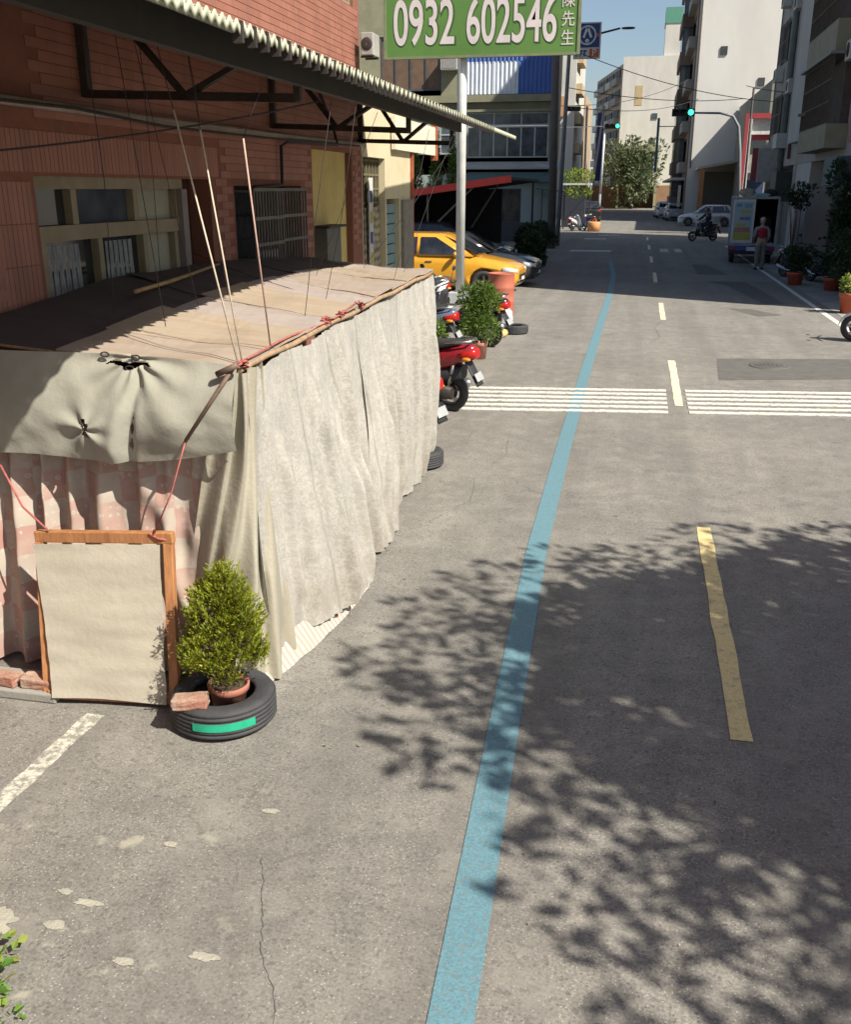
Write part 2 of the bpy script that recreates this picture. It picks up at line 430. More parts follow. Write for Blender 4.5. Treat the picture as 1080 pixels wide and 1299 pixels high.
# manhole cover set in its patch
mh = MB(); mh.lathe([(0, .016), (.24, .016), (.25, .012), (.26, .016), (.30, .016), (.31, .004)], (2.1, 15.55, 0), 28)
for k in range(7):
    for q in range(7):
        dx, dy = (k-3)*.06, (q-3)*.06
        if dx*dx+dy*dy < .045: mh.bb(2.1+dx-.02, 2.1+dx+.02, 15.55+dy-.02, 15.55+dy+.02, .0165, .02)
mh.build('manhole_cover', pm('cast_iron', (.125, .117, .105), (.09, .085, .077), 8, .75, .2), road)
# hairline cracks that wander through the surface
CRK = pm('crack_shadow', (.10, .093, .083), (.075, .07, .063), 20, .95)
for pts in ([(-1.35, 3.05), (-1.22, 2.75), (-1.18, 2.6), (-1.02, 2.35), (-.98, 2.1)], [(-.35, 8.2), (.1, 8.45), (.35, 8.3), (.9, 8.5), (1.3, 8.9)], [(-1.55, 7.3), (-1.3, 7.9), (-1.38, 8.6), (-1.2, 9.5), (-1.3, 10.6)], [(.2, 17), (.5, 18.4), (.4, 19.6), (.55, 20.6)]):
    L_, R_ = [], []; jx = 0
    for i in range(len(pts)-1):
        for k in range(14):
            f = k/14; jx = jx*.8 + rng.uniform(-.007, .007); x = pts[i][0]+(pts[i+1][0]-pts[i][0])*f + jx; y = pts[i][1]+(pts[i+1][1]-pts[i][1])*f; w_ = rng.uniform(.0004, .003)*(1 if pts[0][1] < 12 else 3)
            L_.append((x-w_, y, .0025)); R_.append((x+w_, y, .0025))
    m = MB(); n = len(L_); m.add(L_+R_, [(i, n+i, n+i+1, i+1) for i in range(n-1)]); m.build('crack', CRK, road)
m = MB()   # scattered dry leaves and grit
for k in range(150):
    x, y = (rng.uniform(-1.7, 3.5), rng.uniform(2.4, 16)) if k % 3 else (rng.gauss(-1.5, .18), rng.uniform(4.4, 11)); a = rng.uniform(0, 6.28); l = rng.uniform(.008, .026)*(1 if k % 5 else 1.6); c_, s_ = math.cos(a), math.sin(a)
    m.add([(x, y, .004), (x+l*.5*c_-l*.25*s_, y+l*.5*s_+l*.25*c_, .009), (x+l*c_, y+l*s_, .006), (x+l*.5*c_+l*.25*s_, y+l*.5*s_-l*.25*c_, .008)], [(0, 1, 2, 3)])
lt = stuff(m.build('leaf_litter', leafmat('dry_leaf', [(.10, .07, .04), (.28, .19, .09), (.36, .33, .24), (.07, .06, .05)], .1))); tag(lt, 'scattered dry leaves and grit on the asphalt', 'litter')
# paved apron on the right and low kerb lines
ap = MB(); strip(ap, [(4.35, 18), (14, 18), (14, 54), (4.35, 54)], .006)
struct(ap.build('apron', CONC))

# ================================================================== TENT STALL
def E_o(t): return Vector((-1.93, 4.45 + 4.75*t, 1.76 + .11*t))
def interp(t, P):
    for i in range(len(P)-1):
        if t <= P[i+1][0]: 
            k = (t-P[i][0])/(P[i+1][0]-P[i][0]); return P[i][1] + (P[i+1][1]-P[i][1])*k
    return P[-1][1]
def E_i(t): return Vector((-3.60, 4.45 + 6.2*t, interp(t, [(0, 1.88), (.3, 2.02), (.65, 1.99), (1, 1.88)])))
def ROOF(u, t):
    p = E_o(t).lerp(E_i(t), u)
    p.z += .02*noise.noise((p.x*1.3, p.y*1.1, 3)) - .045*math.sin(math.pi*u)*(.6+.4*math.sin(t*9)) + .012*noise.noise((p.x*4, p.y*4, 9))
    return p
def cloth(name, c1, c2, scale=3, stretch=(1, 1, .25), damask=0, rough=.85, trans=.18, sheen=.3, wrinkle=.25):
    m, t, b, o = newmat(name)
    tc = N(t, 'ShaderNodeTexCoord'); v = tc.outputs['Object']
    mp = N(t, 'ShaderNodeMapping'); mp.inputs['Scale'].default_value = stretch; t.links.new(v, mp.inputs[0])
    n = noi(t, mp.outputs[0], scale, 7, .68)
    col = ramp(t, n, [(.28, c2), (.66, c1)]).outputs[0]
    if damask:
        uv = tc.outputs['UV']
        wv = N(t, 'ShaderNodeTexNoise', ins={'Scale': 26.0, 'Detail': 5.0, 'Distortion': 2.2}); t.links.new(uv, wv.inputs['Vector'])
        pat = ramp(t, wv.outputs[0], [(.46, (0, 0, 0)), (.54, (1, 1, 1))]).outputs[0]
        f = N(t, 'ShaderNodeMath', operation='MULTIPLY', ins={1: damask}); t.links.new(pat, f.inputs[0])
        col = mixc(t, f.outputs[0], col, tuple(min(1, x*1.45) for x in c1))
        su = N(t, 'ShaderNodeSeparateXYZ'); t.links.new(uv, su.inputs[0])
        low = N(t, 'ShaderNodeMapRange', ins={1: 1.05, 2: 1.68, 3: 0.0, 4: .75}); t.links.new(su.outputs[1], low.inputs[0])
        sp = ramp(t, noi(t, uv, 5, 7, .7), [(.35, (0,)*3), (.65, (1,)*3)]).outputs[0]
        col = mixc(t, mixc(t, 1.0, sp, low.outputs[0], 'MULTIPLY'), col, (.24, .20, .15))       # splashed mud along the hem
        fm = N(t, 'ShaderNodeMath', operation='PINGPONG', ins={1: .42}); t.links.new(su.outputs[0], fm.inputs[0])
        seam = ramp(t, fm.outputs[0], [(.0, (.55,)*3), (.010, (.45,)*3), (.014, (0,)*3)]).outputs[0]
        col = mixc(t, seam, col, (.22, .195, .15))       # stitched seams between cloth widths
        gr = ramp(t, noi(t, mp.outputs[0], 9, 6, .75), [(.5, (0,)*3), (.72, (.5,)*3)]).outputs[0]
        col = mixc(t, gr, col, tuple(x*.72 for x in c2))
    t.links.new(col, b.inputs['Base Color']); b.inputs['Roughness'].default_value = rough
    b.inputs['Sheen Weight'].default_value = sheen; b.inputs['Specular IOR Level'].default_value = .2
    bump(t, b, noi(t, v, 26, 5, .65), wrinkle, .02)
    tr = N(t, 'ShaderNodeBsdfTranslucent'); t.links.new(col, tr.inputs[0])
    mx = N(t, 'ShaderNodeMixShader', ins={0: trans})
    t.links.new(b.outputs[0], mx.inputs[1]); t.links.new(tr.outputs[0], mx.inputs[2]); t.links.new(mx.outputs[0], o.inputs[0])
    return m
def roofmat():
    m, t, b, o = newmat('weathered_roof_sheet')
    v = N(t, 'ShaderNodeTexCoord').outputs['Object']
    oi = N(t, 'ShaderNodeObjectInfo')
    a = ramp(t, oi.outputs['Random'], [(0, (.37, .295, .205)), (.4, (.33, .27, .225)), (.75, (.35, .30, .275)), (1, (.37, .285, .20))]).outputs[0]
    mp = N(t, 'ShaderNodeMapping'); mp.inputs['Scale'].default_value = (.5, 2.2, 1); t.links.new(v, mp.inputs[0])
    st = ramp(t, noi(t, mp.outputs[0], 3.5, 7, .7), [(.45, (0,)*3), (.75, (.6,)*3)]).outputs[0]
    col = mixc(t, st, a, (.27, .17, .10))
    lt = ramp(t, noi(t, v, 2.2, 5, .6), [(.55, (0,)*3), (.75, (.5,)*3)]).outputs[0]
    col = mixc(t, lt, col, (.42, .36, .29))
    t.links.new(col, b.inputs['Base Color']); b.inputs['Roughness'].default_value = .7
    bump(t, b, noi(t, mp.outputs[0], 12, 4), .3, .02); return m
M_CURT = cloth('dirty_white_damask', (.42, .397, .352), (.29, .272, .232), 3.2, (1, 1, .22), damask=.30)
M_SATIN = cloth('yellowed_satin', (.41, .375, .295), (.27, .24, .175), 2.2, (1, 1, .3), rough=.45, sheen=.1)
M_TARP = cloth('grey_green_tarp', (.36, .35, .285), (.27, .26, .21), 1.6, (1, 1, 1), trans=.05, wrinkle=.18)
M_ROOF = roofmat()
WOOD = pm('weathered_wood', (.36, .24, .14), (.20, .13, .08), 6, .8, bs=.3, bscale=30, stretch=(6, 6, .6))
DSTEEL = pm('dark_rusty_steel', (.055, .045, .04), (.03, .025, .022), 5, .6, .3, bs=.2)
ROPE = pm('pale_rope', (.62, .52, .40), (.45, .38, .28), 30, .9); REDROPE = pm('red_rope', (.42, .12, .10), (.25, .07, .06), 30, .9)
BLKCORD = pm('dark_cord', (.05, .04, .04), (.03, .025, .025), 30, .9)
tent = thing('tent_stall', 'long low roadside stall closed in with off-white cloth curtains under a weathered sheet roof', 'stall', (-2.8, 6.8, 0))
M_ROOF2 = pm('awning_shade_sheet', (.085, .064, .062), (.055, .042, .043), 2.5, .75, bs=.3, bscale=14, stretch=(.6, 2, 1))  # roof tone darkened to carry the shade under the awning
nsh = 9
for i in range(6):   # wall-side sheets, the awning's shade deepened in their colour
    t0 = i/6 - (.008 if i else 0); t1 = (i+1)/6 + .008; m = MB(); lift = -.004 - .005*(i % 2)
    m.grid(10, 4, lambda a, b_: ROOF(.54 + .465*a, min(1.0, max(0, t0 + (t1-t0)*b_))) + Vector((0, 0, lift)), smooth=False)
    m.build('shade_toned_roof_sheet', M_ROOF2, tent, world=True, solid=.006)
for i in range(nsh):
    t0 = i/nsh - (.008 if i else 0); t1 = (i+1)/nsh + .008
    m = MB(); lift = .004 + .007*(i % 2); tw = rng.uniform(-.01, .01)
    m.grid(14, 4, lambda a, b_: ROOF(-.015 + (.61 + .02*math.sin(i*2.3) + .015*math.sin(9*(t0+(t1-t0)*b_)))*a, min(1.0, max(0, t0 + (t1-t0)*b_))) + Vector((rng.uniform(-.002, .002), 0, lift + tw*(a-.5) + .004*b_)), smooth=False)
    m.build('roof_sheet', M_ROOF, tent, world=True, solid=.008)
# edge batten, corner posts, hanging pipe
m = MB(); m.tube([E_o(k/12) + Vector((.015, 0, -.02 + .008*math.sin(k*2.1))) for k in range(13)], .017, 8); m.build('edge_batten', WOOD, tent, world=True)
m = MB(); m.tube([(-1.92, 4.40, 1.77), (-2.4, 4.42, 1.785), (-2.9, 4.43, 1.80), (-3.6, 4.44, 1.86)], .009, 8); m.build('edge_batten', WOOD, tent, world=True)
for x, y, zt in ((-1.96, 4.56, 1.73), (-1.98, 6.9, 1.78), (-1.98, 9.1, 1.83), (-3.52, 4.6, 1.9)):
    m = MB(); m.tube([(x, y, 0), (x, y, zt)], .02, 8); m.build('post', DSTEEL, tent, world=True)
m = MB(); m.tube([(-1.905, 4.36, 1.77), (-1.97, 4.30, 1.66), (-2.13, 4.24, 1.42)], [.013, .011, .009], 8); m.build('hanging_pipe', pm('rusty_pipe', (.20, .13, .10), (.10, .07, .055), 12, .7, .4), tent, world=True)
m = MB(); m.tube([(-1.87, 4.34, 1.79), (-1.98, 4.33, 1.74)], .016, 10); m.build('pipe_end', pm('rusty_pipe', (.2, .13, .1)), tent, world=True)
# --- front flap of tarp
def flap(u, v):   # u: right to left, v: top to bottom
    x = -1.90 - 2.2*u
    zt = 1.775 + .015*math.sin(u*7) + .08*u; zb = 1.36 - .10*min(1, u*3) - .02*math.sin(u*9)
    z = zt + (zb-zt)*v
    y = 4.40 - .10*math.sin(math.pi*min(1, v*.9))*.7 - .05*v
    # pockets and pulled folds
    f1 = x + 2.42 + .10*(v-.2)
    y += .035*math.exp(-(f1/.03)**2)*min(1, v*3) - .03*math.exp(-((f1+.07)/.05)**2)*min(1, v*2)
    y -= .05*math.exp(-((x+2.25)/.13)**2 - ((v-.62)/.25)**2)
    y -= .04*math.exp(-((x+2.62)/.12)**2 - ((v-.75)/.22)**2)
    d = Vector((x+2.70, (v-.68)*.6)); ang = math.atan2(d.y, d.x)
    y += .010*math.sin(ang*5+.6)*math.exp(-(d.length/.28)**2)
    d2 = Vector((x+2.45, (v-.02)*.6)); y += .012*math.sin(math.atan2(d2.y, d2.x)*11)*math.exp(-(d2.length/.35)**2)
    y += .014*noise.noise((x*3.3, v*2.2, 1.7)) + .006*noise.noise((x*9, v*6, 4))
    return Vector((x, y, z))
def flaphole(u, v):
    x = -1.90 - 2.2*u
    if abs(v-.085-.02*math.sin(x*40)) < .032*(1-((x+2.47)/.13)**2): return True
    if abs(x+2.70-.008*math.sin(v*60)) < .012 and .58 < v < .76: return True
    if abs(x+2.445+.12*(v-.6)) < .008*(1+math.sin(v*40)) and .55 < v < .92: return True
    return False
m = MB(); m.grid(300, 110, flap, skip=flaphole); m.build('front_flap', M_TARP, tent, world=True)
m = MB()
for xx, zz in ((-2.43, 1.80), (-2.60, 1.81), (-2.47, 1.745)):
    for k in range(12):
        a0, a1 = 2*math.pi*k/12, 2*math.pi*(k+1)/12
        m.bar((xx+.022*math.cos(a0), 4.375, zz+.012*math.sin(a0)), (xx+.022*math.cos(a1), 4.375, zz+.012*math.sin(a1)), .006, .006)
m.build('ring', DSTEEL, tent, world=True)
# --- pink patchwork curtain under the flap
def pinkmat():
    m, t, b, o = newmat('pink_patchwork_cloth')
    tc = N(t, 'ShaderNodeTexCoord'); uv = tc.outputs['UV']
    mp = N(t, 'ShaderNodeMapping'); mp.inputs['Scale'].default_value = (7.5, 6.0, 1)
    wn = N(t, 'ShaderNodeTexNoise', ins={'Scale': 7.0, 'Detail': 3.0}); t.links.new(uv, wn.inputs['Vector']); wv_ = N(t, 'ShaderNodeVectorMath', operation='SCALE', ins={3: .05}); t.links.new(wn.outputs[1], wv_.inputs[0]); wa = N(t, 'ShaderNodeVectorMath', operation='ADD'); t.links.new(uv, wa.inputs[0]); t.links.new(wv_.outputs[0], wa.inputs[1]); t.links.new(wa.outputs[0], mp.inputs[0])
    ck = N(t, 'ShaderNodeTexChecker', ins={'Scale': 1.0, 1: c4((.42, .15, .12)), 2: c4((.47, .40, .33))}); t.links.new(mp.outputs[0], ck.inputs[0])
    vo = N(t, 'ShaderNodeTexVoronoi', ins={'Scale': 27.0, 'Randomness': .8}); t.links.new(uv, vo.inputs['Vector'])
    dot = ramp(t, vo.outputs['Distance'], [(.0, (.2,)*3), (.16, (.2,)*3), (.2, (.9,)*3), (.32, (.9,)*3), (.36, (0,)*3)]).outputs[0]
    sepc = N(t, 'ShaderNodeSeparateColor'); t.links.new(vo.outputs['Color'], sepc.inputs[0])
    gt = N(t, 'ShaderNodeMath', operation='GREATER_THAN', ins={1: .35}); t.links.new(sepc.outputs[0], gt.inputs[0])
    df = mixc(t, 1.0, dot, gt.outputs[0], 'MULTIPLY')
    col = mixc(t, df, ck.outputs[0], (.58, .53, .46))
    # faded pink roses
    vo2 = N(t, 'ShaderNodeTexVoronoi', ins={'Scale': 9.0}); t.links.new(uv, vo2.inputs['Vector'])
    rs = ramp(t, vo2.outputs['Distance'], [(.2, (.45,)*3), (.42, (0,)*3)]).outputs[0]
    col = mixc(t, rs, col, (.52, .25, .24))
    fade = ramp(t, noi(t, uv, 2.4, 6, .65), [(.34, (.88,)*3), (.68, (.25,)*3)]).outputs[0]
    col = mixc(t, fade, col, (.46, .395, .325))
    dirt = ramp(t, noi(t, tc.outputs['Object'], 4, 6, .7), [(.5, (0,)*3), (.75, (.5,)*3)]).outputs[0]
    col = mixc(t, dirt, col, (.30, .24, .19))
    t.links.new(col, b.inputs['Base Color']); b.inputs['Roughness'].default_value = .9
    tr = N(t, 'ShaderNodeBsdfTranslucent'); t.links.new(col, tr.inputs[0])
    mx = N(t, 'ShaderNodeMixShader', ins={0: .12})
    t.links.new(b.outputs[0], mx.inputs[1]); t.links.new(tr.outputs[0], mx.inputs[2]); t.links.new(mx.outputs[0], o.inputs[0]); return m
def pinkc(u, v):
    x = -2.02 - 2.0*u; z = 1.42*(1-v) + .03*v
    s = (x + 2.02)
    pl = math.sin(s*34 + 3.0*noise.noise((s*3, 0, 5)) + .8*v)
    amp = (.012 + .05*min(1, max(0, (-s-.30)/.3))) * (.55 + .45*v)
    y = 4.47 - amp*pl - .02*noise.noise((s*6, v*3, 2)) - .09*v - .015*noise.noise((s*14, v*9, 6))
    # diagonal drag folds of the right-hand panel
    y -= .045*math.exp(-((s + .16 + .34*(1-v))/.045)**2) * (1 if v > .25 else v*4)
    x += .012*math.cos(s*34)*min(1, -s*2)
    return Vector((x, y, z))
m = MB(); m.grid(260, 46, pinkc, uvs=lambda u, v: (2.5*u, 1.4*(1-v))); m.build('patchwork_curtain', pinkmat(), tent, world=True)
# --- satin drape around the corner
def satin(u, v):
    P = [(0, Vector((-2.16, 4.40))), (.35, Vector((-1.97, 4.32))), (.6, Vector((-1.85, 4.40))), (.8, Vector((-1.84, 4.55))), (1, Vector((-1.86, 4.80)))]
    q = interp(u, P); top = interp(u, [(0, Vector((-2.02, 4.44))), (.5, Vector((-1.90, 4.38))), (1, Vector((-1.92, 4.75)))])
    k = min(1, v*1.5); b2 = top.lerp(q, k)
    if u < .5: b2.x -= .10*math.sin(math.pi*min(1, v*1.15))*(.5-u)*2
    d = .035*math.sin(u*26 + v*7 + 2*noise.noise((u*3, v*2, 1))) + .05*noise.noise((u*6 + v*3, v*2.5, 7))
    z = 1.74*(1-v) + .02*v
    return Vector((b2.x + d*.6 + .03*math.sin(v*5+u*3), b2.y - d*.7, z))
m = MB(); m.grid(70, 60, satin, uvs=lambda u, v: (u*.9, v*1.7)); m.build('corner_drape', M_SATIN, tent, world=True)
# --- long roadside curtains
CREASE = [(4.95, .25, .9), (5.42, .1, 1), (5.78, .35, 1), (6.05, .0, .8), (6.45, .45, 1), (6.8, .2, 1), (7.25, .05, .9), (7.7, .3, 1), (8.2, .1, .85), (8.62, .0, 1), (8.95, .1, 1)]
def fold(s, v, seed, f=5.0, a=.05):
    cr = 0
    for c, v0, v1 in CREASE:   # long pulled creases, each over part of the drop
        k = max(0, min(1, (v-v0)/.2))*max(0, min(1, (v1-v)/.15+.3)); d = s - c - .10*(v-.4)*math.sin(c*7)
        cr += 1.6*k*(.045*math.exp(-((d+.03)/.035)**2) - .035*math.exp(-((d-.03)/.022)**2))
    return cr + fold0(s, v, seed, f, a)
def fold0(s, v, seed, f=5.0, a=.05):
    big = noise.noise((s*f*.35, v*.5, seed)) * a*1.3
    pl = noise.noise((s*f + .5*v, v*.7, seed+3)); pl = (1-abs(pl)*2.2)*a*.55
    pl2 = noise.noise((s*f*2.7 - .4*v, v*1.1, seed+8)); pl2 = (1-abs(pl2)*2)*a*.28
    fine = noise.noise((s*14, v*9, seed+5)) * a*.10 + noise.noise((s*22, v*3, seed+15)) * a*.14
    return (big + pl + pl2)*(.25 + .75*min(1, v*1.6)) + fine
def side1(u, v):
    y = 4.50 + 2.35*u + .25*u*v; t = (y-4.45)/4.75; top = E_o(min(1, t))
    xb = interp(u, [(0, -1.86), (.2, -1.78), (.52, -1.72), (.75, -1.76), (1, -1.84)])
    zb = interp(u, [(0, .16), (.1, .10), (.35, .085), (.5, .10), (.62, .09), (.75, .03), (1, .02)])
    k = v**1.3; x = top.x + .012 + .07*max(0, (u-.9)/.1)**2*min(1, v*2) + (xb-top.x)*k + fold(y, v, 2, 4.4, .095)
    zt = top.z - .035 - .03*abs(math.sin(y*3.1))*(1 if noise.noise((y*2, 0, 3)) > 0 else .4)
    z = zt + (zb-zt)*v
    return Vector((x, y + .03*noise.noise((y*4, v*3, 9))*v, z))
m = MB(); m.grid(240, 70, side1, uvs=lambda u, v: (u*2.95, v*1.7)); m.build('side_curtain', M_CURT, tent, world=True)
def side2(u, v):
    y = 6.55 + 2.72*u; t = (y-4.45)/4.75; top = E_o(min(1.0, t))
    xb = interp(u, [(0, -1.85), (.3, -1.87), (.65, -1.94), (1, -1.99)])
    x = top.x - .005 + (xb-top.x)*v**1.2 + fold(y, v, 12, 4.0, .08) + .05*math.sin(math.pi*v)*max(0, u-.55)*1.6
    zt = top.z - .04 - .02*abs(math.sin(y*4)); zb = .015 + .008*math.sin(y*5)
    return Vector((x, y + .05*v*(u-.5), zt + (zb-zt)*v))
m = MB(); m.grid(180, 64, side2, uvs=lambda u, v: (u*2.3+4, v*1.7)); m.build('side_curtain', M_CURT, tent, world=True)
def stripes():
    m, t, b, o = newmat('striped_skirt_cloth')
    tc = N(t, 'ShaderNodeTexCoord')
    wv = N(t, 'ShaderNodeTexWave', ins={'Scale': 7.0, 'Distortion': 1.0, 'Detail': 3.0}); wv.bands_direction = 'X'; t.links.new(tc.outputs['UV'], wv.inputs[0])
    c = ramp(t, wv.outputs[0], [(.3, (.31, .27, .23)), (.6, (.42, .385, .33))]).outputs[0]
    d = ramp(t, noi(t, tc.outputs['Object'], 9, 5), [(.45, (0,)*3), (.7, (.5,)*3)]).outputs[0]
    t.links.new(mixc(t, d, c, (.36, .30, .24)), b.inputs['Base Color']); b.inputs['Roughness'].default_value = .9; return m
def skirt(u, v):
    y = 4.42 + 1.62*u; x = interp(u, [(0, -1.86), (.3, -1.76), (.6, -1.70), (.88, -1.685), (1, -1.72)]) + .006*noise.noise((y*9, v, 3)) + .095*v - .07
    return Vector((x, y, .15*(1-v) + .006*v + .004*math.sin(y*20)*v))
m = MB(); m.grid(130, 10, skirt, uvs=lambda u, v: (u*1.6, v*.3)); m.build('skirt_cloth', stripes(), tent, world=True)
# back / far end cloth so that the stall is closed
m = MB(); m.grid(30, 12, lambda u, v: Vector((-1.97 - 1.6*u, 9.25 + 1.3*u + .03*math.sin(u*30), 1.83*(1-v) + .03)), uvs=lambda u, v: (u*2, v)); m.build('end_curtain', M_CURT, tent, world=True)
# knots and red cords along the batten
for t in (.0, .30, .36, .46):
    m = MB(); p = E_o(t) + Vector((.03, 0, .01))
    for k in range(5):
        a = rng.uniform(0, 6.28); m.tube([p + Vector((rng.uniform(-.03, .03), rng.uniform(-.06, .06), rng.uniform(-.02, .03))) for q in range(5)], .006, 5)
    m.build('rope_knot', REDROPE, tent, world=True)
m = MB(); m.tube([E_o(k/40*2.2) + Vector((.02+.01*math.sin(k*1.3), 0, .02 + .012*math.sin(k*.9))) for k in range(0, 9)], .006, 6); m.build('red_cord', REDROPE, tent, world=True)
m = MB(); m.tube([(-1.83, 5.2 + .0*k, .32 - .05*k) if k < 3 else (-1.72+.008*(k % 2), 5.22+.01*k, .16-.03*(k-3)) for k in range(3, 9)], .009, 6); m.build('red_cord', REDROPE, tent, world=True)
# stay ropes from the awning beam to the stall roof
def rope(name, label, pts, r, mat, grp):
    m = MB(); m.tube(pts, r, 6); return tag(m.build(name, mat), label, 'rope', grp)
EV = lambda y: Vector((-1.62 - .03*y, y, 3.10))
G = 'stay ropes of the stall roof'
rope('stay_rope', 'thick pale rope rising from the stall corner, leftmost of the three pale ropes', [(-1.94, 4.50, 1.78), (-2.23, 4.6, 2.96)], .0048, ROPE, G)
rope('stay_rope', 'thick pale rope rising from the stall corner, middle of the three pale ropes', [(-1.925, 4.52, 1.78), (-2.10, 4.6, 2.87)], .0044, ROPE, G)
rope('stay_rope', 'pinkish rope rising from the stall roof edge, rightmost of the three pale ropes', [(-1.90, 4.86, 1.79), (-1.89, 4.62, 2.83)], .0044, pm('pink_rope', (.55, .36, .30), (.42, .26, .22), 30, .9), G)
thin = [((-2.23, 4.6, 2.96), (-2.3, 4.6, 3.3)), ((-2.10, 4.6, 2.87), (-2.15, 4.62, 3.25)), ((-1.89, 4.62, 2.83), EV(4.62)), ((-2.60, 5.05, 1.86), (-2.5, 4.6, 3.3)), ((-2.72, 5.75, 1.88), (-2.62, 5.0, 3.35)), ((-2.80, 6.4, 1.89), (-2.6, 5.6, 3.32)),
        ((-2.10, 6.0, 1.8), EV(5.75)), ((-2.2, 6.75, 1.82), EV(6.3)), ((-2.75, 8.2, 1.88), EV(6.9)), ((-2.05, 8.2, 1.85), EV(8.9)), ((-2.15, 9.0, 1.86), EV(10.2)), ((-2.6, 9.2, 1.88), EV(10.6)), ((-2.3, 6.9, 1.84), (-3.62, 7.6, 2.1)), ((-3.0, 5.2, 1.9), (-2.9, 5.0, 3.42)), ((-3.2, 6.2, 1.95), (-3.0, 5.8, 3.46))]
for a, b_ in thin:
    a = Vector(a); b_ = Vector(b_); mid = (a+b_)/2 + Vector((rng.uniform(-.02, .02), rng.uniform(-.02, .02), -.02))
    rope('stay_string', 'thin dark string tying the stall roof to the awning steelwork', [a, mid, b_], .0022, BLKCORD, 'thin strings above the stall roof')
tag(MB().tube([(-3.15, 5.75, 1.975), (-3.2, 6.3, 1.985), (-3.3, 6.9, 1.99), (-3.36, 7.55, 2.02)], [.014, .015, .014, .011], 7).build('bamboo_pole', pm('old_bamboo', (.36, .24, .11), (.22, .14, .07), 8, .7)), 'brown bamboo stick lying on the shaded stall roof', 'pole')

# ================================================================== FRAMED BOARD, BRICKS, TYRE PLANTER
fw = thing('framed_board', 'upright wooden frame covered with a blank beige cloth leaning on the pink curtain', 'board', (-2.58, 4.1, 0))
ORW = pm('orange_brown_wood', (.42, .19, .075), (.26, .11, .045), 5, .65, bs=.25, bscale=30, stretch=(5, 5, 1))
BLc, BRc, TL, TR = Vector((-2.93, 4.02, .015)), Vector((-2.24, 4.10, .015)), Vector((-3.00, 4.22, .86)), Vector((-2.275, 4.25, .90))
nrm = (BRc-BLc).cross(TL-BLc).normalized()
for nm, a, b_, wd in (('top_rail', TL - Vector((.02, 0, 0)), TR + Vector((.03, 0, 0)), .06), ('bottom_rail', BLc + Vector((0, 0, .03)), BRc + Vector((0, 0, .03)), .05)):
    MB().bar(a, b_, .045, wd).build(nm, ORW, fw, world=True, bevel=.004)
for a, b_ in ((BLc, TL - Vector((0, 0, .032))), (BRc, TR - Vector((0, 0, .032)))):
    MB().bar(a, b_, .05, .045, up=nrm).build('stile', ORW, fw, world=True, bevel=.004)
MB().tube([TR + Vector((0, -.02, -.01)), TR + Vector((-.04, -.035, .0)), TR + Vector((-.09, -.03, .02)), TR + Vector((-.07, 0, .035))], .006, 6).build('cord', REDROPE, fw, world=True)
def canvas(u, v):
    tl = TL + Vector((-.03, 0, -.035)); tr = TR + Vector((-.035, 0, -.035)); bl = BLc + Vector((.045, -.01, .03)); br = BRc + Vector((-.03, -.01, .012))
    p = (tl*(1-u) + tr*u)*(1-v) + (bl*(1-u) + br*u)*v
    bow = .018*math.sin(math.pi*u)*math.sin(math.pi*v) + .009*noise.noise((u*2, v*5, 2)) + .006*noise.noise((u*1.5, v*11, 6)) + .03*max(0, v-.85)*6*max(0, .4-u)*.6
    p -= nrm*0 + Vector((0, .033 + bow, 0)); p.x += .012*math.sin(v*3.1)*(1-u); p.z += .01*v*math.sin(u*3)
    return p
m = MB(); m.grid(40, 60, canvas); m.build('cloth_panel', cloth('beige_canvas', (.44, .40, .315), (.35, .315, .245), 1.8, (1, 1, 2.2), trans=.08, wrinkle=.22), fw, world=True)
rope('tie_cord', 'red cord running from the left curtain down to the framed board', [(-3.22, 4.28, 1.22), (-3.08, 4.22, 1.02), (-2.93, 4.2, .9)], .006, REDROPE, None)
rope('tie_cord', 'reddish cord from the hanging pipe down to the framed board corner', [(-2.13, 4.24, 1.42), (-2.22, 4.22, 1.15), (-2.33, 4.21, .93)], .004, REDROPE, None)
BRK = pm('old_brick', (.30, .13, .085), (.38, .30, .23), 9, .9, bs=.6, bscale=45)
def loose_brick(label, loc, rz, grp, sc=1):
    m = MB(); q = rng.random
    m.box((0, 0, .03), (.205*sc, .095, .06)); 
    o = m.build('brick', BRK, bevel=.008); o.location = loc; o.rotation_euler = (R(rng.uniform(-3, 3)), R(rng.uniform(-3, 3)), R(rz)); tag(o, label, 'brick', grp)
    bm = bmesh.new(); bm.from_mesh(o.data); bmesh.ops.subdivide_edges(bm, edges=bm.edges[:], cuts=3, use_grid_fill=True)
    for vv in bm.verts: vv.co += Vector((rng.uniform(-1, 1), rng.uniform(-1, 1), rng.uniform(-1, 1)))*.0035
    bm.to_mesh(o.data); bm.free(); return o
slab = MB(); slab.bb(-3.9, -2.875, 3.98, 4.22, 0, .055); tag(slab.build('concrete_slab', CONC, bevel=.01), 'low concrete slab along the foot of the pink curtain carrying two bricks', 'slab')
loose_brick('old red brick on the slab beside the framed board', (-2.995, 4.06, .055), 2, 'bricks at the curtain foot')
loose_brick('old red brick on the slab at the left picture edge', (-3.225, 4.05, .055), -4, 'bricks at the curtain foot')
loose_brick('broken brick lying upon the tyre planter against its pot', (-2.03, 3.865, .158), 14, None, .85)
RUB = pm('tyre_rubber', (.050, .050, .052), (.028, .028, .03), 7, .75, bs=.25, bscale=60)
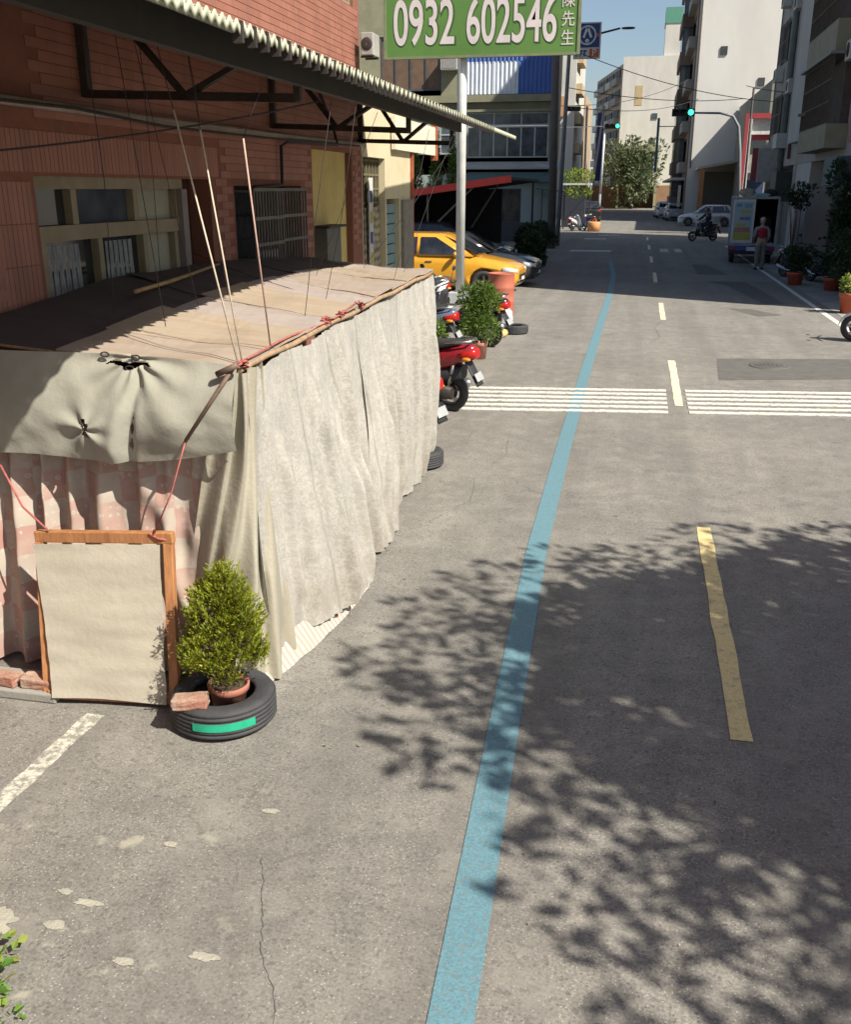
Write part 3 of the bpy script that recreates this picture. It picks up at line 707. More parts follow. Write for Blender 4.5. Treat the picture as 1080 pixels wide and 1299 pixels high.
def tyre_flat(name, label, loc, Ro, wd, tape=None, grp=None):
    """a car tyre lying on its side"""
    root = thing(name, label, 'tyre', loc, 0, grp)
    w2 = wd/2; prof = [(Ro*.60, .012), (Ro*.66, .0), (Ro*.86, .002), (Ro*.95, .02)]
    for k in range(5):   # tread grooves
        z0 = wd*(.16 + .14*k); prof += [(Ro, z0), (Ro, z0+wd*.105), (Ro*.975, z0+wd*.11), (Ro*.975, z0+wd*.135)]
    prof += [(Ro*.985, wd*.86), (Ro*.95, wd*.95), (Ro*.86, wd), (Ro*.66, wd*.99), (Ro*.60, wd*.93), (Ro*.62, wd*.82), (Ro*.82, wd*.7), (Ro*.82, wd*.3), (Ro*.62, wd*.15)]
    MB().lathe(prof, (0, 0, 0), 48, closedprof=True).build('carcass', RUB, root)
    if tape:
        a0, a1 = tape; m = MB(); n = 16
        m.grid(n, 3, lambda u, v: ((Ro+.004)*math.cos(R(a0+(a1-a0)*u)), (Ro+.004)*math.sin(R(a0+(a1-a0)*u)), wd*(.42+.26*v)))
        m.build('green_tape', pm('green_tape', (.02, .36, .20), (.015, .28, .16), 20, .45), root)
    return root
tyre_flat('tyre_planter', 'black car tyre with a green tape strip lying around a flower pot', (-1.945, 4.06, 0), .27, .165, (-100, -32))
def flowerpot(name, label, loc, r, h, mat, plantfn=None, cat='pot plant', grp=None, rotz=0, collar=True):
    root = thing(name, label, cat, loc, rotz, grp)
    prof = [(0, .004), (r*.72, 0), (r*.9, h*.78), (r*.98, h*.8), (r, h*.98), (r*.97, h), (r*.88, h*.985), (r*.86, h*.88), (0, h*.86)]
    MB().lathe(prof, (0, 0, 0), 28).build('pot', mat, root)
    MB().lathe([(0, h*.9), (r*.5, h*.895), (r*.86, h*.885)], (0, 0, 0), 16).build('soil', pm('potting_soil', (.09, .06, .04), (.05, .035, .025), 30, .95, bs=.6), root)
    if plantfn: plantfn(root, h)
    return root
TERRA = pm('terracotta', (.40, .15, .10), (.32, .13, .09), 5, .8, bs=.15); ORPOT = pm('orange_plastic_pot', (.45, .10, .045), (.34, .08, .04), 4, .5)
CEDAR = leafmat('cedar_leaf', [(.10, .15, .015), (.24, .29, .022), (.37, .39, .03), (.17, .21, .02), (.48, .46, .05)], .45)
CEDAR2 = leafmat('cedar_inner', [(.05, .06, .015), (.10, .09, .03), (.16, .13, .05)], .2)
BARK = pm('bark', (.16, .11, .075), (.09, .06, .04), 12, .9, bs=.5)
def cedar(root, h):
    r_ = random.Random(11); stems = []
    m = MB()
    for k in range(9):
        a = r_.uniform(0, 6.28); l = r_.uniform(.3, .52); rr = r_.uniform(.03, .13)
        m.tube([(.01*math.cos(a), .01*math.sin(a), h*.85), (rr*.5*math.cos(a), rr*.5*math.sin(a), h + l*.4), (rr*math.cos(a), rr*math.sin(a), h + l)], [.010, .006, .003], 6)
    m.build('stem', BARK, root)
    m = MB(); inner = MB()
    CL = [(0, .02, .46, .10, .14, 1.3), (-.05, -.05, .36, .13, .14, 1.2), (.09, .02, .34, .11, .13, 1.1), (-.12, .03, .24, .10, .12, 1), (.10, -.08, .22, .11, .12, 1), (-.02, -.11, .18, .12, .10, 1),
          (-.15, -.05, .12, .08, .08, .7), (.16, .0, .14, .07, .08, .6), (.02, .10, .22, .12, .16, .9), (.0, .0, .55, .045, .07, .5), (.07, -.02, .47, .05, .07, .5), (-.10, 0, .44, .05, .07, .5), (.13, -.05, .32, .05, .07, .5), (.05, -.14, .06, .07, .06, .4)]
    tot = sum(c[5] for c in CL)
    for k in range(900):   # flat fan-shaped sprays, upright, many small scale leaves each
        pick = r_.uniform(0, tot)
        for c in CL:
            pick -= c[5]
            if pick <= 0: break
        dd = Vector((r_.gauss(0, 1), r_.gauss(0, 1), r_.gauss(0, 1))).normalized(); q_ = r_.random()**.4
        base = Vector((c[0]+dd.x*c[3]*q_, c[1]+dd.y*c[3]*q_, h + .03 + c[2]*.93 + dd.z*c[4]*q_)); base.z = max(base.z, h - .01)
        ang = math.atan2(base.y, base.x); rr, R0, zt = q_, 1.0, (base.z-h)/.55
        out = Vector((math.cos(ang), math.sin(ang), 0)); ax = (out*r_.uniform(.1, .9) + Vector((r_.gauss(0, .25), r_.gauss(0, .25), 1.0))).normalized()
        side = ax.cross(out + Vector((r_.gauss(0, .5), r_.gauss(0, .5), 0))).normalized()
        L = r_.uniform(.05, .10)
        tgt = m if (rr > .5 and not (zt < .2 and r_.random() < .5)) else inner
        for q in range(34):
            s = r_.random(); w_ = (r_.random()-.5)*1.5*(1-s*.55)
            p = base + ax*L*s + side*L*w_*.8
            d = (ax + side*w_*1.5 + Vector((r_.gauss(0, .3), r_.gauss(0, .3), r_.gauss(0, .2)))).normalized()
            n_ = d.cross(side + Vector((r_.gauss(0, .5), r_.gauss(0, .5), r_.gauss(0, .5)))).normalized(); l = r_.uniform(.012, .028)
            tgt.add([p, p + d*l*.5 + n_*l*.17, p + d*l, p + d*l*.5 - n_*l*.17], [(0, 1, 2, 3)])
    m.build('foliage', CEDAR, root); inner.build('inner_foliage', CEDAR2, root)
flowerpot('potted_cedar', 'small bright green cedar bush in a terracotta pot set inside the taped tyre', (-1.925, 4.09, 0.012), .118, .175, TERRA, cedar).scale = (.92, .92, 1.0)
# weed leaning in at the lower left corner
WEED = leafmat('weed_leaf', [(.07, .16, .02), (.12, .24, .03), (.20, .30, .04), (.30, .30, .06)], .4)
wd_ = thing('leafy_weed', 'bright green leafy weed at the lower left corner of the road', 'weed', (-2.02, 2.14, 0))
m = MB(); r_ = random.Random(3)
for k in range(7):
    a = r_.uniform(0, 6.28); m.tube([(0, 0, 0), (.05*math.cos(a), .05*math.sin(a), .05), (.12*math.cos(a), .12*math.sin(a), .08)], [.004, .003, .002], 5)
m.build('stem', pm('green_stem', (.12, .18, .05)), wd_)
m = MB(); leaves(m, (-.01, 0, .07), (.13, .13, .06), 130, .045, r_, up=.1, flat=.3, lw=.75); leaves(m, (-.02, .20, .05), (.05, .05, .04), 34, .035, r_, lw=.75); leaves(m, (.16, -.03, .03), (.05, .04, .02), 16, .03, r_, lw=.75); m.build('foliage', WEED, wd_)

# ================================================================== RED-TILED BUILDING WITH AWNING
WX = -3.7; FW = ('x+', WX)
MORT = pm('brown_mortar', (.22, .09, .062), (.18, .075, .052), 8, .95)
def tilemat():
    m, t, b, o = newmat('red_wall_tile')
    v = N(t, 'ShaderNodeTexCoord').outputs['Object']; g = N(t, 'ShaderNodeNewGeometry'); oi = N(t, 'ShaderNodeObjectInfo')
    ad = N(t, 'ShaderNodeMath', operation='ADD'); t.links.new(g.outputs['Random Per Island'], ad.inputs[0]); t.links.new(oi.outputs['Random'], ad.inputs[1])
    fr = N(t, 'ShaderNodeMath', operation='FRACT'); t.links.new(ad.outputs[0], fr.inputs[0])
    c = ramp(t, fr.outputs[0], [(0, (.265, .108, .074)), (.5, (.29, .12, .083)), (1, (.315, .134, .094))]).outputs[0]
    wp_ = N(t, 'ShaderNodeNewGeometry'); mq = N(t, 'ShaderNodeMapping'); mq.inputs['Scale'].default_value = (1, 2.4, .35); t.links.new(wp_.outputs['Position'], mq.inputs[0])
    d = ramp(t, noi(t, mq.outputs[0], 1.6, 6, .65), [(.45, (0,)*3), (.72, (.55,)*3)]).outputs[0]
    t.links.new(mixc(t, d, c, (.16, .078, .058)), b.inputs['Base Color']); b.inputs['Roughness'].default_value = .5; return m
TILE = tilemat()
tb = thing('tiled_building', 'red-tiled shop building with a steel awning behind the stall', 'building', (-5, 6, 0))
OPS = [(5.62, 8.22, 1.15, 2.68), (8.75, 10.62, 1.2, 2.63), (11.02, 12.62, 0, 3.04), (12.02, 12.85, 4.75, 6.4)]
m = MB(); wall_open(m, FW, -4, 13.1, 0, 9, OPS, -.25, 0); m.bb(-12, WX-.25, 12.85, 13.1, 0, 9); m.bb(-12, WX-.25, -4, -3.75, 0, 9); m.bb(-12, WX-.26, -3.7, 12.8, 8.8, 9.0)
m.build('wall', MORT, tb, world=True)
# tiles: horizontal courses with upright tiles framing the window
tl = []
def intile(y, z): return any(a-.01 < y < b_+.01 and c-.01 < z < d+.01 for a, b_, c, d in OPS)
zz = 1.9
while zz < 6.9:
    y = 3.9 + (.12 if int(round((zz-1.9)/.066)) % 2 else 0)
    while y < 13.0:
        up = 5.05 < y < 5.62 or (2.66 < zz < 2.98 and 5.05 < y < 8.4)
        if not up and not any(intile(y+q, zz+r) for q in (0, .115, .228) for r in (0, .055)) and y+.228 < 13.1: tl.append((y, zz, .2385, .060))
        y += .24
    zz += .066
y = 5.05
while y < 8.4:
    for z0 in (1.9, 2.15, 2.40, 2.70):
        h_ = .242
        if not any(intile(y+q, z0+r) for q in (0, .04) for r in (.01, .12, .23)) and (y < 5.58 or z0 == 2.70): tl.append((y, z0, .0445, h_))
    y += .048
tl.sort(key=lambda q: q[0]**2 + 13 + (q[1]-2.6)**2*1.5)
def ydelta(tq): return Vector((WX, tq[0]+tq[2]/2, tq[1]+tq[3]/2))
me_h = MB().bb(-.002, .0045, -.1192, .1192, -.030, .030).mesh('tile', TILE); me_v = MB().bb(-.002, .0045, -.0222, .021, -.121, .121).mesh('tile', TILE)
def inview(y): return y > 5.2
near = [q for q in tl if inview(q[0])][:300]; nset = set(id(q) for q in near)
wallpart = [o for o in COL.objects if o.parent == tb and o.name.startswith('wall')][0]
for q in near:
    o = bpy.data.objects.new('tile', me_h if q[2] > .1 else me_v); COL.objects.link(o); o.parent = wallpart; o.location = ydelta(q) - tb.location + Vector((rng.uniform(0, .0015), 0, 0))
m = MB()
for q in tl:
    if id(q) in nset: continue
    m.bb(WX-.002, WX+.0045+rng.uniform(0, .0015), q[0], q[0]+q[2], q[1], q[1]+q[3])
stuff(m.build('tile_cladding', TILE, wallpart, world=True))
WFR = pm('beige_window_frame', (.26, .215, .14), (.19, .155, .10), 6, .6); PALEP = pm('pale_panel', (.30, .29, .22), (.24, .23, .18), 4, .7)
DG = glass('dark_glass', (.012, .013, .014)); LACE = pm('lace_curtain', (.28, .29, .30), (.10, .11, .12), 26, .9, stretch=(1, 3, .5))
# wide window
m = MB()
fb(m, FW, 5.64, 7.78, 2.60, 2.68, -.17, -.05); fb(m, FW, 5.64, 7.78, 2.27, 2.37, -.17, -.06)
for a in (5.64, 6.13, 6.98, 7.68): fb(m, FW, a, a+.07, 2.372, 2.598, -.165, -.07)
for a in (5.72, 6.42, 7.08, 7.62): fb(m, FW, a, a+.06, 1.2, 2.268, -.165, -.07)
wfo = m.build('window', WFR, tb, world=True)
for a0, a1, z0, z1, mt in ((5.72, 6.13, 2.37, 2.6, DG), (6.2, 6.98, 2.37, 2.6, glass('blue_dark_glass', (.03, .035, .045))), (7.05, 7.68, 2.37, 2.6, PALEP), (5.66, 6.42, 1.2, 2.27, DG), (6.48, 7.08, 1.2, 2.27, DG), (7.14, 7.62, 1.2, 2.27, PALEP)):
    g = MB(); fb(g, FW, a0, a1, z0, z1, -.16, -.13); g.build('pane', mt, wfo, world=True)
for a0, a1 in ((5.86, 6.24), (6.60, 6.98)):
    g = MB(); g.grid(26, 8, lambda u, v: FP(FW, a0+(a1-a0)*u+.04*v*(u-.3), 2.24-.75*v, -.125+.008*math.sin(u*34))); g.build('lace_curtain', LACE, wfo, world=True)
m = MB(); fb(m, FW, 7.80, 8.22, 1.15, 2.68, -.24, -.2); m.build('dark_door', pm('dark_red_door', (.07, .025, .02), (.05, .02, .016), 3, .6), tb, world=True)
m = MB(); fb(m, FW, 7.70, 7.80, 1.15, 2.60, -.18, -.02); m.build('pilaster', pm('grey_mauve', (.22, .18, .17)), tb, world=True)
# caged window
m = MB(); fb(m, FW, 8.75, 10.62, 1.2, 2.63, -.22, -.2); m.build('pane', DG, tb, world=True)
GR = pm('grey_grille', (.17, .15, .13), (.11, .10, .09), 8, .6, .4)
for a0, a1, dd in ((8.80, 9.55, .16), (9.72, 10.6, .05)):
    g = MB()
    for a in [a0 + (a1-a0)*k/10 for k in range(11)]: fb(g, FW, a-.008, a+.008, 1.3, 2.60, dd, dd+.016)
    for z in (1.45, 2.08, 2.32, 2.58): fb(g, FW, a0, a1, z, z+.03, dd-.004, dd+.02)
    for z in (2.57, 1.45):
        for a in (a0, a1-.02): fb(g, FW, a, a+.02, z, z+.02, -.1, dd)
    g.build('window_grille', GR, tb, world=True)
m = MB(); fb(m, FW, 9.8, 10.5, 1.3, 1.98, -.19, -.17); m.build('pale_shelf', pm('pale_board', (.45, .45, .42)), tb, world=True)
# upper window at the corner
window(tb, FW, 12.02, 12.85, 4.75, 6.4, WFR, DG, 2, 1)
# yellow corrugated shutter, door and annex
YCOR = pm('yellow_corrugated', (.60, .47, .18), (.50, .385, .145), 2.5, .55)
def corr_x(mb, y0, y1, z0, z1, x, pitch, amp):
    n = int((y1-y0)/pitch)*4
    def fn(u, v):
        k = u*(n); ph = (k/4) % 1
        return Vector((x + amp*(1 if ph < .25 or ph >= .75 else -1)*.5, y0+(y1-y0)*u, z0+(z1-z0)*v))
    mb.grid(n+1, 2, fn, smooth=False); return mb
corr_x(MB(), 11.02, 12.62, 0, 3.04, WX-.10, .085, .025).build('corrugated_shutter', YCOR, tb, world=True)
m = MB(); m.bb(WX-.06, WX+.10, 11.2, 11.75, 1.55, 2.16); m.build('meter_box', pm('grey_box', (.12, .12, .10), (.08, .08, .07), 5, .6), tb, world=True)
m = MB(); m.bb(WX-.06, WX+.16, 11.1, 11.85, 2.165, 2.19); m.build('meter_hood', DSTEEL, tb, world=True)
ax_ = thing('annex', 'narrow yellow and cream annex with a patterned door past the tiled building', 'building', (-4.5, 14.5, 0))
m = MB(); wall_open(m, FW, 13.105, 16.07, 0, 3.9, [(13.2, 14.42, 0, 3.02), (14.5, 15.3, 0, 2.46)], -.22, -.02); m.bb(-8, WX-.24, 15.85, 16.07, 0, 3.9); m.bb(-8, WX-.24, 13.11, 15.84, 3.8, 3.9)
m.build('wall', pm('cream_plaster', (.52, .46, .31), (.44, .38, .25), 1.8, .85), ax_, world=True)
def patdoor():
    m, t, b, o = newmat('patterned_door'); v = N(t, 'ShaderNodeTexCoord').outputs['Object']
    vo = N(t, 'ShaderNodeTexVoronoi', ins={'Scale': 9.0, 'Randomness': .35}); t.links.new(v, vo.inputs['Vector'])
    t.links.new(ramp(t, vo.outputs['Distance'], [(.2, (.46, .38, .22)), (.45, (.22, .19, .13)), (.6, (.10, .09, .07))]).outputs[0], b.inputs['Base Color']); b.inputs['Roughness'].default_value = .6; return m
m = MB(); fb(m, FW, 13.55, 14.40, 0, 2.35, -.14, -.10); m.build('door', patdoor(), ax_, world=True)
m = MB(); fb(m, FW, 13.2, 14.42, 2.38, 3.02, -.16, -.14); fb(m, FW, 13.2, 13.5, 0, 2.38, -.16, -.12); m.build('door_back', pm('dark_olive', (.10, .09, .055)), ax_, world=True)
m = MB()
for k in range(8): fb(m, FW, 13.22+k*.165, 13.245+k*.165, 2.38, 3.02, -.13, -.105)
for k in range(4): fb(m, FW, 13.2, 14.42, 2.40+k*.19, 2.425+k*.19, -.137, -.112)
m.build('transom_grille', pm('olive_grille', (.17, .15, .09)), ax_, world=True)
m = MB(); fb(m, FW, 13.62, 13.82, 1.2, 2.75, -.06, -.045); o = m.build('banner', pm('white_banner', (.55, .54, .5)), ax_, world=True)
for k in range(5):
    m = MB(); fb(m, FW, 13.66, 13.78, 1.3+k*.28, 1.46+k*.28, -.044, -.040); m.build('print_block', pm('banner_blue', (.04, .06, .22)) if k % 2 == 0 else pm('banner_yellow', (.45, .33, .06)), o, world=True)
m = MB()
for k in range(14): fb(m, FW, 14.5, 15.3, .3+k*.15, .43+k*.15, -.12, -.09)
m.build('shutter', pm('blue_green_shutter', (.20, .30, .31), (.15, .23, .24), 4, .5), ax_, world=True)
m = MB(); fb(m, FW, 15.4, 16.06, 0, 2.44, -.018, .03); m.build('stone_pier', pm('grey_stone', (.24, .22, .18), (.15, .14, .12), 9, .9, bs=.5), ax_, world=True)
m = MB(); m.bb(WX+.0, WX+.06, 14.75, 17.75, 3.16, 3.62); o = m.build('sign_panel', pm('cream_board', (.62, .57, .44), (.55, .50, .38), 2, .6), ax_, world=True)
m = MB(); m.bb(WX-.02, WX+.09, 17.70, 17.78, 3.08, 3.70); m.build('red_edge', pm('rust_red', (.36, .10, .05)), o, world=True)
m = MB(); m.bb(WX-.02, WX+.03, 16.06, 16.12, .0, 3.2); m.build('corner_trim', pm('rust_red', (.36, .10, .05)), ax_, world=True)
# --- awning: steel trusses, eave beam and corrugated sheets
aw = thing('awning', 'dark steel awning frame with pale corrugated sheets jutting over the stall', 'awning', (-2.9, 8, 3))
def EX(y): return -1.50 - .033*y      # eave line, drifting slightly towards the wall
def EZ(y): return 2.6 + .372*abs(EX(y))
def beamx(y): return EX(y) - .28
m = MB(); m.bar((beamx(1.5), 1.5, EZ(1.5)+.0), (beamx(12.0), 12.0, EZ(12)+.0), .05, .135); m.build('eave_beam', pm('eave_steel', (.030, .026, .023), (.02, .017, .015), 5, .65, .2, bs=.2), aw, world=True)
for yw, yb in ((6.3, 5.75), (9.77, 9.05), (12.98, 11.6), (2.6, 2.2)):
    zt = EZ(yb)
    a = Vector((WX+.03, yw, 3.20)); b_ = Vector((beamx(yb)-.03, yb, zt-.02)); b2 = Vector((b_.x, b_.y, 3.10))
    tp = Vector((WX+.03, yw, 3.72))
    for p, q in ((a, b2), (tp, b_), ):
        MB().bar(p, q, .045, .05).build('truss_chord', DSTEEL, aw, world=True)
    MB().bar(a - Vector((0, 0, .02)), tp + Vector((0, 0, .06)), .06, .06).build('truss_post', DSTEEL, aw, world=True)
    MB().bar(b2 - Vector((0, 0, .02)), b_ + Vector((0, 0, .1)), .04, .04).build('truss_post', DSTEEL, aw, world=True)
    for k0, k1 in ((.22, .5), (.78, .5)):
        MB().bar(tp.lerp(b_, k0), a.lerp(b2, k1), .035, .035).build('truss_web', DSTEEL, aw, world=True)
for k in range(3):    # purlins
    f = (k+.5)/3.2
    p = lambda y: Vector((WX + .1 + (beamx(y)-WX-.1)*f, y, 3.76 + (EZ(y)-.02-3.76)*f))
    MB().bar(p(1.5), p(13.0), .04, .06).build('purlin', DSTEEL, aw, world=True)
SHEETM = pm('pale_green_sheet', (.34, .37, .28), (.24, .24, .18), 4, .55)
ysh = 1.6; shw = .92
while ysh < 16.0:
    y0, y1 = ysh, min(16.15, ysh+shw); n = int((y1-y0)/.076)*6; m = MB()
    def sh(u, v):
        y = y0 + (y1-y0)*u
        x0 = WX + .02 if y < 13.2 else EX(y) - .9; zt = 3.83 if y < 13.2 else EZ(y) + .30
        x = EX(y) + (x0-EX(y))*v; z = EZ(y) + .01 + (zt-EZ(y)-.01)*v
        return Vector((x, y, z + .016*math.cos(2*math.pi*(y-1.6)/.076)))
    m.grid(max(n, 12)+1, 3, sh); m.build('corrugated_sheet', SHEETM, aw, world=True, solid=.006)
    m = MB(); m.grid(max(n, 12)+1, 2, lambda u, v: Vector((EX(y0+(y1-y0)*u)+.012, y0+(y1-y0)*u, EZ(y0+(y1-y0)*u) + .035*v - .012 + .012*math.cos(2*math.pi*(y0+(y1-y0)*u-1.6)/.076))), smooth=True)
    m.build('drip_edge', pm('pale_drip_edge', (.50, .52, .38), (.38, .38, .27), 5, .6), aw, world=True, solid=.004)
    ysh += shw
m = MB()
yy = 4.0
while yy < 13:   # hook bolts under the eave
    m.bb(EX(yy)-.02, EX(yy)+.02, yy-.012, yy+.012, EZ(yy)-.05, EZ(yy)+.03); yy += .155
stuff(m.build('hook_bolts', DSTEEL, aw, world=True))
# cables along the wall
def sag(a, b_, s, n=14): 
    a, b_ = Vector(a), Vector(b_); return [a.lerp(b_, k/n) - Vector((0, 0, s*4*(k/n)*(1-k/n))) for k in range(n+1)]
tag(MB().tube(sag((WX+.06, 2, 3.10), (WX+.06, 13.05, 3.15), .03, 30), .03, 7).build('cable_duct', pm('pale_duct', (.34, .29, .25), (.25, .20, .17), 5, .7)), 'pale cable duct running along the red tile wall below the trusses', 'duct')
tag(MB().tube([(WX+.12, 4.0, 3.06), (WX+.11, 6, 3.09), (WX+.12, 7.2, 3.05), (WX+.11, 9.5, 3.07), (WX+.12, 12.6, 3.12)], .011, 6).build('cable', BLKCORD), 'black cable slung under the pale duct on the tile wall', 'cable')
tag(MB().tube([(WX+.05, 9.1, 2.4), (WX+.06, 9.12, 2.62), (WX+.05, 9.9, 2.64), (WX+.05, 9.92, 3.02), (WX+.1, 10.0, 3.06), (WX+.1, 11.7, 3.1), (WX+.05, 11.72, 3.3), (WX+.05, 11.2, 3.66)], .018, 7).build('conduit', BLKCORD), 'black bent conduit on the tile wall beside the caged window', 'conduit')
tag(MB().tube(sag((WX+.1, 4.1, 2.72), (beamx(7)-.4, 7.4, 3.22), .05), .006, 5).build('cable', BLKCORD), 'thin black line sloping across the tile wall at the upper left', 'cable')
acu_scale = .62
acu = thing('air_conditioner', 'boxy outdoor air-conditioner unit at the tiled building corner beside the green sign', 'air conditioner', (WX+.25, 13.0, 4.2))
MB().bb(-.24, .02, -.3, .2, 0, .42).build('casing', pm('ac_casing', (.34, .33, .30), (.25, .24, .22), 4, .6), acu, bevel=.015); acu.scale = (acu_scale,)*3
MB().lathe([(.10, 0), (.12, -.012), (.10, -.02), (.03, -.02)], (-.11, -.30, .21), 20, 'y').build('fan_guard', DSTEEL, acu); 
for k in (-.22, .12): MB().bar((-.26, k, -.02), (.02, k, -.02), .04, .04).build('bracket', DSTEEL, acu)

# ================================================================== VEHICLES
BLKP = pm('black_plastic', (.028, .028, .03), (.018, .018, .02), 6, .55); SILV = pm('silver_metal', (.45, .45, .46), (.34, .34, .35), 6, .32, .9)
REDL = pm('red_lens', (.40, .015, .012), (.28, .01, .01), 9, .2); AMB = pm('amber_lens', (.55, .22, .03), (.42, .16, .02), 9, .2); CLEARL = pm('clear_lens', (.55, .57, .58), (.40, .42, .44), 9, .12)
WPL = pm('white_plate', (.62, .64, .62), (.55, .56, .55), 9, .5); SEAT = pm('black_vinyl', (.03, .03, .032), (.02, .02, .022), 5, .5, bs=.1)
def wheel(root, c, r, wd, rim=SILV, axis='x', rimr=.62):
    w2 = wd/2
    prof = [(r*rimr, -w2*.8), (r*.80, -w2), (r*.94, -w2*.9), (r, -w2*.45), (r, w2*.45), (r*.94, w2*.9), (r*.80, w2), (r*rimr, w2*.8)]
    o = MB().lathe(prof, c, 26, axis, closedprof=True).build('wheel', RUB, root)
    m = MB(); cx, cy, cz = c
    m.lathe([(r*rimr*1.0, -w2*.75), (r*rimr*.9, -w2*.3), (r*rimr*.9, w2*.3), (r*rimr, w2*.75)], c, 22, axis)
    m.lathe([(0, -w2*.55), (r*.17, -w2*.5), (r*.17, w2*.5), (0, w2*.55)], c, 12, axis)
    for k in range(5):
        a = 2*math.pi*k/5 + .3
        for s in (-.13, .13):
            m.bar((cx, cy + math.cos(a+s)*r*.14, cz + math.sin(a+s)*r*.14), (cx, cy + math.cos(a+s*.6)*r*rimr*.93, cz + math.sin(a+s*.6)*r*rimr*.93), r*.07, wd*.5, up=(1, 0, 0))
    m.build('rim', rim, o)
    d = MB().lathe([(0, -.006), (r*.42, -.006), (r*.42, .006), (0, .006)], c, 18, axis); d.build('brake_disc', DSTEEL, o)
    return o
def scooter(label, loc, rotz, body, grp=None, tilt=9, panel=None, lean=None):
    root = thing('motor_scooter', label, 'scooter', loc, rotz, grp); root.rotation_euler.y = R(-tilt if lean is None else lean)
    panel = panel or BLKP
    wheel(root, (0, .62, .245), .245, .095); wheel(root, (0, -.60, .245), .245, .11)
    MB().loft(rings_y([(-.98, .80, .83, .03), (-.93, .70, .86, .09), (-.7, .58, .84, .15), (-.4, .48, .76, .17), (-.12, .38, .70, .17), (0, .34, .55, .14)], 14)).build('body', body, root)
    MB().loft(rings_y([(-.80, .42, .60, .10), (-.55, .36, .58, .16), (-.25, .26, .50, .175), (-.05, .22, .40, .16)], 12)).build('lower_cover', panel, root)
    MB().loft(rings_y([(-.80, .855, .90, .08), (-.7, .83, .905, .13), (-.45, .77, .885, .15), (-.25, .74, .83, .14), (-.02, .70, .79, .10), (.04, .68, .72, .06)], 12)).build('seat', SEAT, root)
    MB().loft(rings_y([(-.08, .24, .31, .15), (.2, .22, .28, .17), (.38, .24, .31, .15)], 12, 4)).build('floorboard', BLKP, root)
    sh = []
    for z, y, hw in ((.24, .36, .16), (.4, .40, .21), (.6, .42, .23), (.78, .40, .21), (.93, .34, .15)):
        sh.append([(hw*math.cos(a)*1.0, y - .10*abs(math.cos(a))**2 + .045*math.sin(a), z) for a in [2*math.pi*k/16 for k in range(16)]])
    MB().loft(sh).build('front_shield', body, root)
    MB().loft(rings_y([(.30, .92, 1.0, .07), (.36, .86, 1.03, .11), (.44, .86, 1.0, .08), (.47, .90, .96, .04)], 12)).build('headlight', CLEARL, root)
    hb = MB(); hb.tube([(-.34, .22, 1.02), (-.22, .25, 1.03), (0, .33, 1.0), (.22, .25, 1.03), (.34, .22, 1.02)], .014, 8); hb.tube([(-.36, .21, 1.02), (-.24, .245, 1.03)], .02, 8); hb.tube([(.24, .245, 1.03), (.36, .21, 1.02)], .02, 8); hb.build('handlebar', BLKP, root)
    for s in (-1, 1):
        mo = MB(); mo.tube([(s*.24, .25, 1.03), (s*.29, .24, 1.15), (s*.33, .23, 1.22)], .006, 6); mo.ball((s*.36, .235, 1.25), (.065, .014, .042)); mo.build('mirror', BLKP, root)
    fd = MB(); fd.grid(12, 5, lambda u, v: Vector(((v-.5)*.15*(1-.3*abs(u-.5)), .62 + .285*math.cos(R(15+150*u)), .245 + .285*math.sin(R(15+150*u)) - .03*abs(v-.5)*2))); fd.build('front_fender', body, root, solid=.008)
    for s in (-1, 1): MB().tube([(s*.07, .62, .25), (s*.07, .5, .55), (s*.05, .43, .78)], .017, 7).build('fork', SILV, root)
    tlm = MB(); tlm.loft(rings_y([(-1.0, .70, .80, .06), (-.97, .68, .82, .10), (-.86, .66, .80, .135), (-.8, .70, .78, .14)], 12)); tlm.build('tail_light', REDL, root)
    for s in (-1, 1): MB().ball((s*.125, -.90, .70), (.035, .06, .025)).build('turn_signal', AMB, root)
    rf = MB(); rf.grid(8, 4, lambda u, v: Vector(((v-.5)*.16, -.86-.16*u, .66-.30*u + .0*v))); rf.build('rear_fender', BLKP, root, solid=.012)
    pl = MB(); pl.box((0, -1.005, .47), (.17, .008, .10), Matrix.Rotation(R(-26), 3, 'X')); pl.build('plate', pm('dull_plate', (.34, .35, .35), (.26, .27, .27), 9, .5), root)
    ex = MB(); ex.tube([(.14, -.15, .22), (.15, -.35, .22), (.15, -.45, .25), (.155, -.78, .33), (.155, -.82, .335)], [.02, .03, .062, .062, .02], 14); ex.build('exhaust', SILV, root)
    en = MB(); en.loft(rings_y([(-.70, .20, .34, .05, -.13), (-.5, .17, .38, .06, -.13), (-.2, .2, .4, .06, -.12)], 10)); en.build('engine', DSTEEL, root)
    MB().tube([(.10, -.60, .25), (.11, -.72, .62)], .022, 8).build('shock_absorber', REDL, root); MB().tube([(-.10, -.60, .25), (-.11, -.72, .62)], .022, 8).build('shock_absorber', SILV, root)
    gr_ = MB(); gr_.tube([(-.11, -.55, .86), (-.13, -.8, .90), (-.09, -.94, .91), (.09, -.94, .91), (.13, -.8, .90), (.11, -.55, .86)], .014, 7); gr_.build('grab_rail', SILV, root)
    MB().tube([(-.10, -.12, .22), (-.22, -.14, .02)], .011, 6).build('side_stand', DSTEEL, root)
    return root
